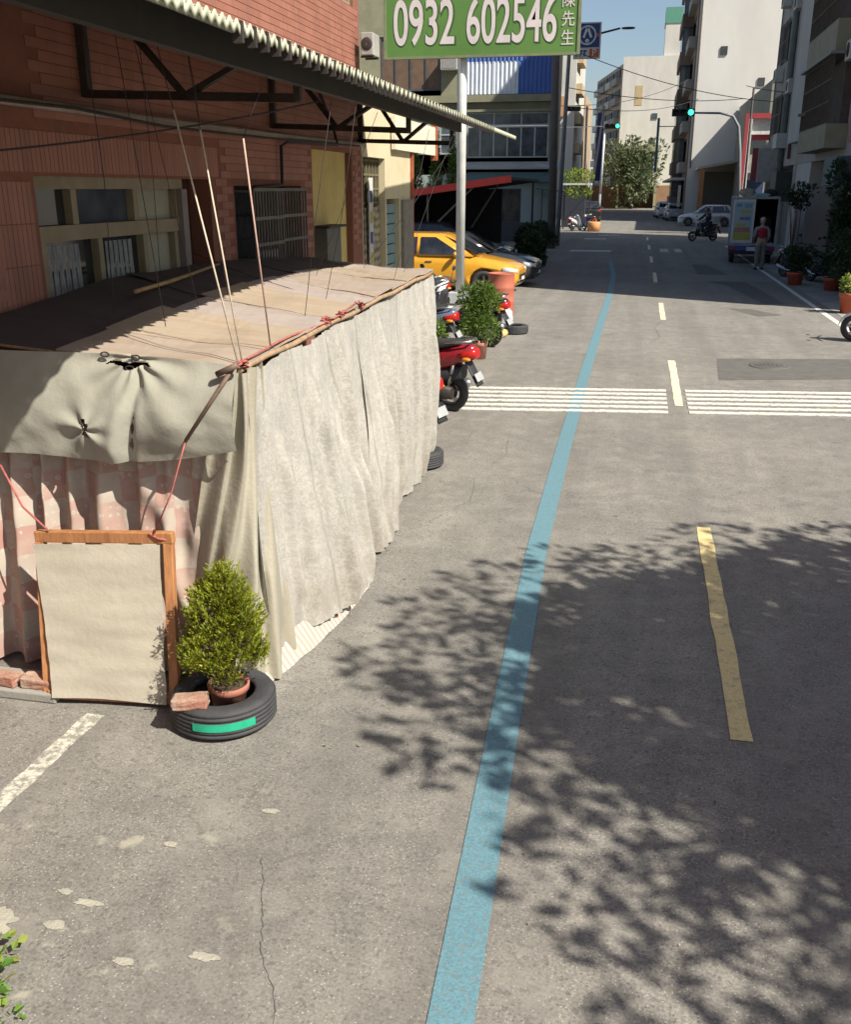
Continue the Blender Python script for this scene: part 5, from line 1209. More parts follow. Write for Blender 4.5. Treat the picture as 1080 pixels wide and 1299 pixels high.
wire((-3.7, 48, 6.2), (4, 86, 9.5), .5, 'overhead wire running to the white wall')
wire((-4.1, 60, 7.15), (3.2, 86, 11), .5, 'overhead wire below the sky towards the brown tower')
wire((5.2, 60, 8.0), (7.5, 30, 5.2), .3, 'overhead wire along the right-hand house front')
MB_ = MB().tube([(0, 0, 0), (-.02, 0, 8.0)], .06, 8); o = MB_.build('thin_mast', DSTEEL); o.location = (5.72, 61, 0); tag(o, 'thin dark mast beside the curved signal arm', 'mast')

# ================================================================== FAR LEFT AND CENTRE BUILDINGS
WHITE = pm('white_render', (.56, .54, .49), (.46, .44, .40), .5, .85, stretch=(1, 1, .4)); GREYD = pm('dark_opening', (.05, .05, .055), (.035, .035, .04), 2, .6)
def block(name, label, x0, x1, y0, y1, h, mat, floors=(), face=('y-',), z0=0, grp=None, wfrac=.6, wins=3, parapet=.5):
    root = thing(name, label, 'building', ((x0+x1)/2, (y0+y1)/2, 0), 0, grp)
    fh = h/len(floors) if floors else 3
    ops = {'y-': [], 'x-': [], 'x+': []}
    for f in face:
        a0, a1 = (x0, x1) if f == 'y-' else (y0, y1)
        for i, n in enumerate(floors):
            for k in range(n):
                p = a0 + (a1-a0)*(k+.5)/n; hw = (a1-a0)/n*wfrac/2; zb = i*fh
                ops[f].append((p-hw, p+hw, zb+fh*.3 if i else .1, zb+fh*.82))
    m = MB(); wall_open(m, ('y-', y0), x0, x1, 0, h, ops['y-'], -.3, 0); wall_open(m, ('x-', x0), y0+.3, y1, 0, h, ops['x-'], -.3, 0); wall_open(m, ('x+', x1), y0+.3, y1, 0, h, ops['x+'], -.3, 0)
    m.bb(x0+.3, x1-.3, y1-.3, y1, 0, h); m.bb(x0+.3, x1-.3, y0+.3, y1-.3, h-.6, h-.4); m.build('wall', mat, root, world=True)
    for f in face:
        F = (f, {'y-': y0, 'x-': x0, 'x+': x1}[f])
        for a0, a1, zb, zt in ops[f]:
            if zb < .2:
                m = MB(); fb(m, F, a0, a1, zb, zt, -.25, -.2); m.build('shopfront', GREYD, root, world=True)
            else: window(root, F, a0, a1, zb, zt, ALU, GLB, 2, 1, .08)
    return root
wl = block('white_building', 'tall white block beyond the leaning grey pole on the left', -16, -7.75, 112, 128, 18.2, WHITE, [0, 0, 0, 0, 0, 0], ('y-',))
for k in range(5):
    m = MB(); m.bb(-7.75, -7.1, 112.5, 118, 3.3+3*k, 4.3+3*k); m.build('balcony', pm('cream_balcony', (.50, .40, .26), (.40, .32, .2), 2, .8), wl, world=True)
m = MB(); m.bb(-10.4, -8.8, 111.7, 111.96, 10, 12); m.build('sign_panel', pm('orange_panel', (.52, .30, .16)), wl, world=True)
block('narrow_building', 'narrow tan building squeezed behind the white block on the left', -9.4, -7.9, 133, 150, 14.0, pm('tan_render', (.40, .30, .20), (.30, .22, .15), .8, .85), [0, 1, 1, 1], ('y-',))
block('far_row_house', 'distant pale row house closing the street beyond the thin poles', -12, -6.2, 190, 205, 10, WHITE, [2, 3, 3], ('y-',))
m = MB(); m.bb(-.35, .35, -.15, .15, 0, 7.2); o = m.build('vertical_sign', pm('navy_sign', (.03, .05, .20), (.025, .04, .15), 2, .5)); o.location = (-5.2, 118, 3.5); tag(o, 'dark blue vertical sign left of the far white apartment block', 'sign')
cb = thing('apartment_block', 'far white apartment block with balconies and a blank side wall', 'building', (-3.9, 152, 0)); cb.rotation_euler.z = R(0)
m = MB(); m.bb(-3.9, 4.5, 152, 165, 0, 20.4); m.build('side_wall', WHITE, cb, world=True)
fr_ = MB(); A = Vector((-3.93, 152.1, 0)); D = Vector((-8.6, 176, 0)) - A
fr_.add([A, A+D, A+D+Vector((3, 2, 0)), A+Vector((3, 2, 0))] + [p + Vector((0, 0, 19.5)) for p in (A, A+D, A+D+Vector((3, 2, 0)), A+Vector((3, 2, 0)))], [(0,3,2,1),(4,5,6,7),(0,1,5,4),(1,2,6,5),(2,3,7,6),(3,0,4,7)]); fr_.build('street_front', pm('beige_render', (.42, .37, .29), (.32, .28, .22), .6, .85), cb, world=True)
nn = Vector((D.y, -D.x, 0)).normalized(); nn = nn if nn.x < 0 else -nn
for f in range(6):
    for k in range(4):
        q0 = A + D*(.06+.235*k); q1 = A + D*(.24+.235*k); z = 3.4 + 2.7*f
        m = MB(); m.bar(q0+nn*.35+Vector((0, 0, z+.5)), q1+nn*.35+Vector((0, 0, z+.5)), .7, .95); o = m.build('balcony', WHITE if k % 2 else pm('grey_balcony', (.30, .28, .25)), cb, world=True)
        m = MB(); m.bar(q0+nn*.05+Vector((0, 0, z+1.5)), q1+nn*.05+Vector((0, 0, z+1.5)), .2, 1.1); m.build('balcony_opening', GREYD, cb, world=True)
for x, z in ((.9, 12.1), (.8, 8.8)):
    m = MB(); m.bb(x-.4, x+.4, 151.9, 152, z, z+.8); m.build('window', GLB, cb, world=True)
m = MB(); m.bb(-2, -1.0, 151.96, 151.99, 14, 16.6); m.build('stain_panel', pm('ochre_panel', (.48, .37, .20)), cb, world=True)
m = MB(); m.bb(1.6, 4.4, 152.6, 158, 20.4, 24.6); o = m.build('stair_tower', WHITE, cb, world=True); m = MB(); m.bb(1.5, 4.5, 152.5, 158.1, 24.6, 26.6); m.build('green_cap', pm('green_cap', (.10, .28, .20)), o, world=True)
m = MB(); m.bb(-3.8, 1.9, 146.5, 151.8, 7.6, 8.4); m.bb(-3.7, -3.5, 146.6, 151.7, 0, 7.6); m.bb(1.5, 1.8, 146.6, 151.7, 0, 7.6); tag(m.build('canopy_roof', pm('olive_roof', (.30, .31, .18), (.24, .25, .15), 1, .8)), 'olive flat canopy roof behind the far tree', 'canopy')
m = MB(); m.bb(-7.5, 4, 158.0-6.6, 151.7, 0, 3.1); tag(m.build('far_wall', pm('rust_wall', (.26, .15, .09), (.18, .11, .07), 1, .85)), 'rusty brown boundary wall behind the far tree', 'wall')
tree('broad_tree', 'broad grey-green tree in front of the far apartment block', (-1.6, 143, 0), 9.3, 3.9, 3600, .6, leafmat('grey_green_leaf', [(.05, .07, .03), (.09, .12, .05), (.16, .19, .09)], .3), 31, .25, lobes=17, zc=.5, rz=.5)
# plant stall on the left beyond the crossing
ps = thing('plant_stand', 'small stand of yellow-green plants on the left beyond the blue house', 'plants', (-4.35, 69, 0))
for z in (2.85,): MB().bb(-.95, .95, -.8, .8, z, z+.12).build('shelf', pm('white_shelf', (.55, .55, .52)), ps)
for x in (-.85, .85): MB().bar((x, 0, 0), (x, 0, 2.85), .08, .08).build('post', DSTEEL, ps)
m = MB(); leaves(m, (0, 0, 3.4), (1.0, .6, .45), 500, .22, r_); leaves(m, (.1, -.5, 2.45), (.9, .4, .35), 420, .22, r_); m.build('foliage', leafmat('yellow_leaf', [(.10, .18, .03), (.22, .30, .04), (.34, .36, .06)], .35), ps)
m = MB(); m.bb(-5.6, -4.0, 72.5, 74, 0, 2.4); tag(m.build('dark_kiosk', pm('dark_kiosk', (.03, .035, .05))), 'dark kiosk behind the yellow-green plant stand', 'kiosk')
scooter('small dark parked scooter left of the junction', (-3.3, 66.6, 0), 30, paint('dark_blue_paint', (.02, .022, .05)), 'parked scooters at the junction'); scooter('pale parked scooter beside the orange bin at the junction', (-4.1, 65.9, 0), -20, paint('white_paint', (.72, .72, .71)), 'parked scooters at the junction')
m = MB(); m.lathe([(0, 0), (.38, 0), (.42, .55), (.38, .6), (.3, .6), (.3, .5), (0, .45)], (0, 0, 0), 18); o = m.build('orange_bin', pm('orange_bin', (.62, .30, .12))); o.location = (-2.95, 65.4, 0); tag(o, 'round orange bin in the sun at the junction', 'bin')
car('dark red-lit car parked in the shade by the far poles', 'suv', paint('black_paint', (.016, .017, .02)), (-4.2, 84, 0), 3)

# ================================================================== RIGHT SIDE
# brown tower with blank white gable
bt = thing('white_walled_tower', 'tall tower with a blank white side wall and brown street front', 'building', (8, 100, 0))
m = MB(); m.bb(3.42, 16, 85, 85.3, 0, 24); m.build('gable_wall', pm('white_gable', (.60, .58, .54), (.52, .50, .47), .35, .85, stretch=(1, 1, .3)), bt, world=True)
FBt = ('x-', 3.3); bops = []
for f in range(7):
    for k in range(4): bops.append((87.5+9.5*k, 94+9.5*k, 4.2+3.1*f, 6.6+3.1*f))
m = MB(); wall_open(m, FBt, 85.31, 126, 0, 24, [b for b in bops if b[3] < 24] + [(87, 124, 0, 3.3)], -.3, 0); m.bb(3.6, 16, 125.7, 126, 0, 24); m.bb(3.6, 16, 85.31, 125.7, 23.6, 24); m.build('street_wall', pm('brown_tile_wall', (.22, .155, .115), (.16, .115, .085), 1, .7), bt, world=True)
for b in bops:
    if b[3] < 24: window(bt, FBt, *b, ALU, GLB, 3, 1, .1, -.22)
for f in range(6):
    m = MB(); fb(m, FBt, 86, 92, 3.9+3.1*f, 4.7+3.1*f, 0, .55); m.build('balcony', pm('grey_balcony', (.30, .28, .25)), bt, world=True)
m = MB(); fb(m, FBt, 87, 124, 0, 3.3, -.29, -.25); m.build('shopfront', GREYD, bt, world=True); m = MB(); m.bb(2.2, 3.3, 86, 124, 3.3, 3.5); m.build('arcade_canopy', pm('grey_porch', (.42, .42, .39)), bt, world=True)
m = MB(); m.bb(2.85, 3.05, 85.6, 86.4, 1.2, 2.9); tag(m.build('pale_notice', pm('pale_notice', (.48, .46, .38))), 'pale notice board on the brown tower arcade', 'notice')
m = MB(); m.bb(1.0, 1.25, 110, 111.3, 4.3, 9.6); o = m.build('vertical_sign', pm('teal_sign', (.07, .16, .20), (.055, .13, .16), 2, .5)); tag(o, 'teal vertical sign hanging at the brown tower', 'sign')
m = MB(); m.bar((1.2, 110.6, 8.8), (3.3, 110.6, 8.8), .08, .08); m.build('bracket', DSTEEL, o)
for z0 in range(8):
    m = MB(); m.bb(2.35, 3.298, 93, 101, 2.95*z0+.9, 2.95*z0+1.95); m.build('front_bay', MATS['brown_tile_wall'] if z0 % 2 == 0 else pm('dark_brown_wall', (.15, .105, .08), (.11, .08, .06), 1, .7), bt, world=True)
    m = MB(); m.bb(2.5, 3.298, 93.15, 101, 2.95*z0+1.955, 2.95*z0+3.845); m.build('bay_window', GLB, bt, world=True)
    m = MB()
    for xx in (2.44, 2.9): m.bb(xx, xx+.09, 93.02, 93.14, 2.95*z0+1.951, 2.95*z0+3.849)
    m.build('bay_frame', pm('dark_frame', (.07, .08, .09)), bt, world=True)
# shed against the gable
sh_ = thing('lean_to_shed', 'low lean-to shed with an orange post under the white wall', 'shed', (6, 82, 0))
m = MB(); m.add([(4.0, 80, 4.02), (6.95, 80, 4.55), (6.95, 84.95, 4.55), (4.0, 84.95, 4.02), (4.0, 80, 4.2), (6.95, 80, 4.73), (6.95, 84.95, 4.73), (4.0, 84.95, 4.2)], [(0,3,2,1),(4,5,6,7),(0,1,5,4),(1,2,6,5),(2,3,7,6),(3,0,4,7)]); m.build('roof', pm('cream_roof', (.48, .42, .30)), sh_, world=True)
m = MB(); m.bb(4.3, 6.95, 83.5, 83.7, 0, 3.9); m.build('back_wall', pm('taupe_shutter', (.12, .105, .09), (.09, .08, .07), 2, .8, stretch=(1, 1, 6)), sh_, world=True)
MB().bb(4.15, 4.5, 80.0, 80.3, 0, 4.0).build('post', pm('orange_post', (.45, .20, .08)), sh_, world=True)
# red-framed shop
rs = thing('red_framed_shop', 'two-storey shop edge with a red and white frame left of the grey pipe', 'building', (8, 66, 0))
m = MB(); m.bb(7.0, 14, 64, 84.9, 0, 8.7); m.build('wall', pm('grey_olive', (.26, .25, .20), (.2, .19, .155), 1, .85), rs, world=True)
m = MB(); m.bb(5.52, 5.72, 62, 62.3, 2.0, 6.45); m.bb(5.52, 7.6, 62, 62.29, 6.45, 6.72); m.build('red_frame', pm('frame_red', (.36, .05, .06), (.28, .045, .05), 2, .55), rs, world=True)
m = MB(); m.bb(5.72, 5.92, 62.01, 62.28, 1.9, 6.44); m.bb(5.93, 7.5, 62.3, 62.5, 5.6, 6.44); m.build('white_frame', pm('frame_white', (.62, .62, .60)), rs, world=True)
m = MB(); m.bb(6.0, 7.4, 62.6, 62.8, 5.3, 5.6); m.build('red_valance', pm('frame_red', (.36, .05, .06)), rs, world=True)
m = MB(); m.bb(6.0, 7.0, 63.2, 63.9, 0, 3.1); m.build('blue_shutter', pm('deep_blue', (.03, .05, .12)), rs, world=True); m = MB(); m.bb(5.95, 7.4, 62.2, 63.2, 3.5, 3.65); m.bb(5.95, 7.4, 62.2, 62.26, 3.65, 4.5); m.build('balcony', pm('grey_balcony', (.30, .28, .25)), rs, world=True)
# near right-hand house row
FR = ('x-', 6.0)
rh = thing('right_house', 'grey multi-storey house row with overhanging upper floors on the right', 'building', (9, 38, 0))
rops = []
for f in range(6):
    z = 4.2 + 3.1*f
    rops += [(49.2, 52.6, z+.8, z+2.5), (44.2, 46.6, z+.3, z+2.7), (34, 36.5, z+.6, z+2.5), (27, 30, z+.6, z+2.5)]
m = MB(); wall_open(m, FR, 22.5, 53.6, 3.7, 23, [r for r in rops], -.3, 0); m.bb(6.3, 16, 22.5, 22.8, 0, 23); m.bb(6.0, 16, 53.3, 53.6, 0, 3.7); m.bb(6.3, 16, 53.3, 53.6, 3.7, 23); m.bb(6.3, 16, 22.8, 53.3, 22.7, 23); m.bb(6.0, 7.2, 22.8, 53.3, 3.55, 3.7)
m.build('wall', pm('grey_render', (.42, .385, .35), (.33, .30, .275), .8, .85, stretch=(1, 1, .35)), rh, world=True)
for r in rops: window(rh, FR, *r, pm('dark_frame', (.07, .08, .09)), glass('brown_glass', (.05, .042, .035)), 2, 1, .07)
m = MB(); m.bb(6.9, 7.1, 22.8, 53.3, 0, 3.55); m.build('ground_floor_wall', pm('taupe_wall', (.20, .18, .165), (.14, .125, .115), 1, .85), rh, world=True)
for y0, y1, mt in ((43.4, 44.3, 'grey_render'), (39.8, 43.3, 'cream_column'), (31.4, 32.4, 'cream_column')):
    m = MB(); m.bb(6.02, 6.9, y0, y1, 0, 3.55); m.build('pier', pm('cream_column', (.56, .51, .46), (.47, .43, .39), 1, .85) if mt[0] == 'c' else MATS['grey_render'], rh, world=True)
m = MB(); m.bb(5.98, 6.015, 40.8, 42.6, .3, 2.9); m.build('doorway', pm('pale_shutter', (.40, .37, .34), (.33, .30, .28), 2, .7), rh, world=True)
m = MB(); m.bb(5.95, 5.975, 41.5, 42.1, .7, 2.6); o = m.build('paper_couplet', pm('pinkish_paper', (.50, .33, .28), (.42, .27, .23), 3, .8), rh, world=True)
for k in range(4): MB().bb(5.94, 5.948, 41.66, 41.94, 1.7+.2*k, 1.84+.2*k).build('brush_mark', pm('dark_red_ink', (.25, .05, .04)), o, world=True)
m = MB(); m.bb(5.5, 6.0, 39.6, 43.0, 4.3, 22.5); m.build('wall_bay', pm('pale_bay', (.48, .455, .42), (.40, .375, .345), .9, .85, stretch=(1, 1, .3)), rh, world=True)
m = MB(); m.bb(5.62, 6.0, 43.0, 44.2, 4.4, 22.5); m.build('wall_bay', pm('mauve_bay', (.24, .19, .19), (.18, .145, .145), 1, .8), rh, world=True)
# caged balconies
for z in (4.5, 7.4, 10.5):
    m = MB(); m.bb(5.35, 6.0, 33.4, 39.0, z-.9 if z > 5 else z-.7, z); m.build('balcony_base', pm('olive_box', (.30, .27, .19), (.23, .21, .15), 2, .8), rh, world=True)
    g = MB()
    for k in range(29): g.bb(5.36, 5.385, 33.4+.2*k-.012, 33.4+.2*k+.012, z, z+1.9)
    for q in (0, .62, 1.25, 1.87): g.bb(5.352, 5.393, 33.4, 39.0, z+q, z+q+.035)
    for k in range(4): g.bb(5.36+.18*k, 5.385+.18*k, 38.98, 39.005, z, z+1.9)
    g.build('balcony_cage', pm('rusty_cage', (.13, .10, .075), (.08, .065, .05), 4, .7, .3), rh, world=True)
    m = MB(); m.bb(5.2, 6.0, 33.2, 39.2, z+1.93, z+2.0); m.build('cage_roof', pm('grey_sheet', (.25, .25, .24)), rh, world=True)
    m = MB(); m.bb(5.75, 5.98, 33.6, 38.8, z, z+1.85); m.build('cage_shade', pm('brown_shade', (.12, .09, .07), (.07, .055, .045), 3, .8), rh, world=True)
for k, (y0, y1, z) in enumerate(((26, 31.6, 3.9), )):
    m = MB()
    for q in range(10): m.bb(5.7 + .004*(q % 2), 6.0, y0, y1, z+.12*q, z+.115+.12*q)
    m.build('brick_band', pm('pink_brick', (.36, .20, .16), (.28, .16, .13), 3, .85), rh, world=True)
MB().tube([(5.88, 47.5, .1), (5.88, 47.5, 22)], .13, 10).build('drain_pipe', pm('grey_green_pipe', (.17, .20, .19), (.12, .145, .14), 2, .6), rh, world=True)
MB().tube([(5.9, 45.2, 3.8), (5.9, 45.2, 21)], .07, 8).build('drain_pipe', pm('rust_pipe', (.20, .10, .08)), rh, world=True)
m = MB(); m.bb(5.55, 6.0, 46.9, 48.3, 4.3, 4.9); m.build('ac_unit', pm('ac_white', (.55, .54, .50)), rh, world=True); m = MB(); m.bb(5.4, 6.6, 44.4, 46.2, 2.1, 3.3); m.build('dark_hoarding', pm('dark_hoarding', (.055, .06, .05)), rh, world=True)
m = MB(); m.bb(5.35, 6.7, 30.9, 32.9, 2.7, 3.5); m.build('teal_hoarding', pm('teal_hoarding', (.09, .14, .16)), rh, world=True)
m = MB(); m.bar((5.6, 36.6, 5.0), (5.3, 39.0, 5.1), .1, .1); m.build('bracket', DSTEEL, rh, world=True)
# clutter on the shaded fronts
ACW = pm('ac_white', (.55, .54, .50)); r_ = random.Random(9)
for y, z in ((51.2, 4.15), (51.0, 7.3), (46.0, 6.4), (46.2, 9.6), (32.9, 6.2), (50.8, 10.4)):
    m = MB(); m.bb(5.62, 5.99, y-.4, y+.4, z, z+.56); o = m.build('ac_unit', ACW, rh, world=True, bevel=.02)
    MB().lathe([(.2, 0), (.2, -.015), (.04, -.02)], (5.62, y, z+.28), 16, 'x').build('fan_guard', DSTEEL, o, world=True)
for y, z0, z1 in ((48.9, 3.8, 14), (52.9, 3.8, 20), (39.2, 3.8, 12)):
    MB().tube([(5.93, y, z0), (5.93, y, z1)], .035, 6).build('pipe', pm('grey_green_pipe', (.17, .20, .19)), rh, world=True)
for k, (y, z, c) in enumerate(((52.4, 3.0, (.35, .07, .06)), (49.6, 2.9, (.42, .40, .36)))):
    m = MB(); m.bb(5.15, 5.97, y, y+.12, z, z+1.5); m.build('shop_sign', pm('shop_sign_%d' % k, c), rh, world=True)
for y in (49.2,):
    for f in range(5):
        g = MB()
        for q in range(12): g.bb(5.86, 5.88, y+.15+.26*q, y+.17+.26*q, 5.0+3.1*f, 6.7+3.1*f)
        for q in (0, .85, 1.66): g.bb(5.855, 5.885, y+.1, y+3.3, 5.0+3.1*f+q, 5.03+3.1*f+q)
        g.build('window_grille', GR, rh, world=True)
for x, z in ((5.2, 12.5), (8.2, 10.2)):
    MB().bb(x, x+.5, 84.9, 84.99, z, z+.6).build('vent', GREYD, bt, world=True)
MB().tube([(3.6, 84.93, 4.2), (3.6, 84.93, 22)], .06, 6).build('drain_pipe', pm('pale_pole', (.30, .26, .22)), bt, world=True)
# truck with its back open
tk = thing('delivery_truck', 'small box truck parked on the right with one rear door open and a colourful poster', 'truck', (4.0, 37.9, 0))
tk.scale.x = .90; tk.rotation_euler.z = R(-4.5)
WB = pm('truck_white', (.62, .62, .60), (.52, .52, .50), 2, .5); DKIN = pm('dark_interior', (.025, .022, .02), (.018, .016, .015), 3, .9)
m = MB(); m.bb(-.92, -.88, 0, 3.0, .72, 2.28); m.bb(.88, .92, 0, 3.0, .72, 2.28); m.bb(-.879, .879, 2.96, 3.0, .72, 2.28); m.bb(-.92, .92, 0, 3.0, 2.285, 2.33); m.bb(-.92, .92, 0, 3.0, .66, .715); m.build('box', WB, tk)
m = MB(); m.bb(-.93, -.86, -.05, .0, .64, 2.34); m.bb(.86, .93, -.05, .0, .64, 2.34); m.bb(-.855, .855, -.05, 0, 2.26, 2.34); m.bb(-.855, .855, -.05, 0, .64, .72); m.build('door_frame', pm('frame_alu', (.36, .36, .35)), tk)
m = MB(); m.bb(-.875, .875, .15, 2.9, .73, 2.27); 
m = MB(); m.bb(-.872, -.86, .1, 2.9, .73, 2.27); m.bb(.86, .872, .1, 2.9, .73, 2.27); m.bb(-.85, .85, 2.9, 2.94, .73, 2.27); m.bb(-.85, .85, .1, 2.88, 2.26, 2.278); m.build('interior_lining', DKIN, tk)
m = MB(); m.bb(-.85, .02, -.04, -.005, .73, 2.25); d_ = m.build('rear_door', WB, tk, bevel=.01)
m = MB(); m.bb(-.76, -.07, -.052, -.042, .84, 2.16); po = m.build('poster', pm('poster_ground', (.34, .46, .47), (.26, .38, .40), 3, .5), d_)
for x0, x1, z0, z1, c in ((-.74, -.09, .86, 1.08, (.42, .42, .05)), (-.72, -.12, 1.10, 1.28, (.46, .20, .14)), (-.66, -.3, 1.33, 1.42, (.45, .40, .12)), (-.55, -.38, 1.55, 1.63, (.40, .08, .08)), (-.36, -.15, 1.53, 1.65, (.10, .20, .45)), (-.5, -.16, 1.76, 1.88, (.46, .42, .10)), (-.7, -.5, 2.0, 2.1, (.12, .25, .50)), (-.4, -.12, 1.96, 2.1, (.20, .35, .5))):
    n_ = 'print_%d' % int(c[0]*1000+c[1]*100); MB().bb(x0, x1, -.0565, -.053, z0, z1).build('print_block', pm(n_, c, tuple(q*.8 for q in c), 14, .5), po)
for k, (x, y, z, s, c) in enumerate(((.45, 1.2, .73, (.6, .7, .5), (.07, .06, .05)), (.5, 2.0, .73, (.5, .6, .9), (.05, .05, .06)))):
    MB().bb(x-s[0]/2, x+s[0]/2, y-s[1]/2, y+s[1]/2, z, z+s[2]).build('shelf', pm('crate_%d' % k, c), tk)
m = MB(); m.bb(-.90, .90, -.12, .0, .46, .63); m.build('rear_beam', pm('truck_blue', (.03, .07, .28), (.025, .055, .22), 3, .4), tk, bevel=.015)
m = MB(); m.bb(-.86, .86, -.10, .02, .33, .45); m.build('bumper', BLKP, tk, bevel=.02); MB().bb(-.18, .28, -.135, -.122, .46, .60).build('plate', WPL, tk)
for s in (-1, 1): MB().bb(s*.62, s*.86, -.135, -.121, .49, .60).build('tail_light', REDL, tk)
m = MB(); m.bb(-.5, .5, .1, 4.7, .38, .62); m.build('chassis', BLKP, tk)
for x in (-.72, .72):
    for y in (.75, 3.9): wheel(tk, (x, y, .30), .30, .2, GR)
m = MB(); m.loft([[(sx*hw, y, z) for sx, z in ((-1, .4), (1, .4), (1, zt), (-1, zt))] for y, hw, zt in ((3.1, .86, 1.9), (3.6, .87, 1.92), (4.2, .86, 1.85), (4.75, .84, 1.1), (4.85, .82, .9))], smooth=False); m.build('cab', pm('truck_blue', (.03, .07, .28)), tk)
for nm, lab, x, y, s, mt in (('roof_bundle', 'beige bundle on the truck roof at left', -.25, .7, (.28, .4, .30), pm('beige_bundle', (.36, .30, .21), (.2, .17, .12), 8, .9)), ('roof_bundle', 'pale green tray on the truck roof', .22, .6, (.36, .4, .13), pm('pale_green_tray', (.22, .36, .34))), ('roof_bundle', 'dark bundle on the truck roof at right', .6, .9, (.24, .5, .28), DKIN)):
    m = MB(); m.loft(rings_y([(-s[1], 0, s[2]*.5, s[0]*.6), (-s[1]*.5, 0, s[2]*.95, s[0]), (0, 0, s[2]*.8, s[0]*.9), (s[1]*.5, 0, s[2], s[0]), (s[1], 0, s[2]*.4, s[0]*.5)], 10)); o = m.build(nm, mt); o.location = (4.0+x, 37.9+y, 2.333); tag(o, lab, 'bundle')
# motorcycles, pots and creepers on the right verge
scooter('blue-grey motor scooter parked between the truck and the first orange pot', (4.75, 31.8, 0), -150, paint('blue_grey_paint', (.10, .13, .20)), tilt=8)
scooter('dark motor scooter standing behind the orange pot on the right', (5.25, 30.4, 0), -160, paint('dark_blue_paint', (.02, .022, .05)), tilt=8)
scooter('white and red motor scooter cut by the right picture edge', (4.5, 18.45, 0), 75, paint('white_paint', (.72, .72, .71)), tilt=8)
flowerpot('potted_shrub', 'dark leafy shrub in an orange pot on the white edge line behind the truck', (4.42, 29.6, 0), .25, .36, ORPOT, bushfn(.42, .45, 1700, .10, DARKLEAF, .78, 61))
flowerpot('potted_shrub', 'dark shrub in a reddish pot second from the right edge', (5.15, 28.1, 0), .25, .34, ORPOT, bushfn(.5, .5, 1700, .10, DARKLEAF, .85, 62))
flowerpot('potted_shrub', 'yellow-green leafy plant in a big orange pot at the right edge', (4.62, 22.9, 0), .25, .45, ORPOT, bushfn(.24, .20, 500, .10, leafmat('yellow_leaf', [(.1, .18, .03), (.3, .36, .05)]), .62, 63))
flowerpot('potted_shrub', 'tall dark climbing shrub before the cream pier on the right', (5.75, 30.6, 0), .3, .4, BLKP, bushfn(.5, 1.25, 2800, .15, DARKLEAF, 2.1, 64, stems=10))
flowerpot('potted_shrub', 'wide dark bush behind the big orange pot at the right edge', (5.5, 26.6, 0), .3, .4, BLKP, bushfn(.85, .65, 2800, .12, DARKLEAF, 1.0, 65))
flowerpot('potted_shrub', 'thin leafy sapling reaching over the paper couplet on the right', (5.3, 37.3, 0), .22, .35, BLKP, bushfn(.55, .45, 600, .15, DARKLEAF, 2.35, 66))

# ================================================================== PEOPLE
SKIN = pm('skin', (.42, .26, .19), (.36, .22, .16), 9, .6)
def skinned(name, pts, edges, mat, parent, root=0, sub=2):
    me = bpy.data.meshes.new(name); me.from_pydata([p[:3] for p in pts], edges, []); ob = bpy.data.objects.new(name, me); COL.objects.link(ob)
    bm = bmesh.new(); bm.from_mesh(me); L = bm.verts.layers.skin.verify(); bm.verts.ensure_lookup_table()
    for i, p in enumerate(pts): bm.verts[i][L].radius = (p[3], p[4] if len(p) > 4 else p[3]); bm.verts[i][L].use_root = (i == root)
    bm.to_mesh(me); bm.free()
    ob.modifiers.new('skin', 'SKIN'); s = ob.modifiers.new('sub', 'SUBSURF'); s.levels = sub; s.render_levels = sub
    frozen(ob); ob.data.materials.clear(); ob.data.materials.append(mat)
    for p in ob.data.polygons: p.use_smooth = True
    ob.parent = parent; ob.name = name; return ob
def head(root, c, hatmat=None, helmet=None, hair=None, face=1):
    x, y, z = c; m = MB(); m.ball((x, y, z), (.075, .092, .115), 16, 12); m.ball((x, y+face*.095, z-.01), (.014, .022, .02), 8, 6); m.tube([(x, y, z-.07), (x, y-.01*face, z-.2)], [.05, .055], 10)
    for s in (-1, 1): m.ball((x+s*.076, y, z-.005), (.012, .022, .03), 8, 6)
    h = m.build('head', SKIN, root)
    for s in (-1, 1): MB().ball((x+s*.03, y+face*.082, z+.012), (.012, .01, .008), 8, 6).build('eye', BLKP, h)
    MB().bb(x-.025, x+.025, y+face*.088-.004, y+face*.088+.004, z-.055, z-.047).build('mouth', pm('lip', (.3, .12, .1)), h)
    if hair: MB().ball((x, y-face*.015, z+.03), (.083, .095, .10), 14, 10).build('hair', hair, h)
    if hatmat:
        m = MB(); m.ball((x, y, z+.075), (.088, .10, .07), 14, 8); m.loft(rings_y([(y+face*.05, z+.062, z+.075, .085, x), (y+face*.19, z+.05, z+.06, .06, x)], 10)); m.build('cap', hatmat, h)
    if helmet:
        m = MB(); m.ball((x, y-face*.01, z+.035), (.125, .14, .125), 16, 10); m.build('helmet', helmet, h)
        m = MB(); m.grid(10, 4, lambda u, v: Vector((x+.128*math.sin((u-.5)*2.4), y+face*.142*math.cos((u-.5)*2.4), z+.04-.10*v))); m.build('visor', glass('visor', (.02, .02, .025)), h)
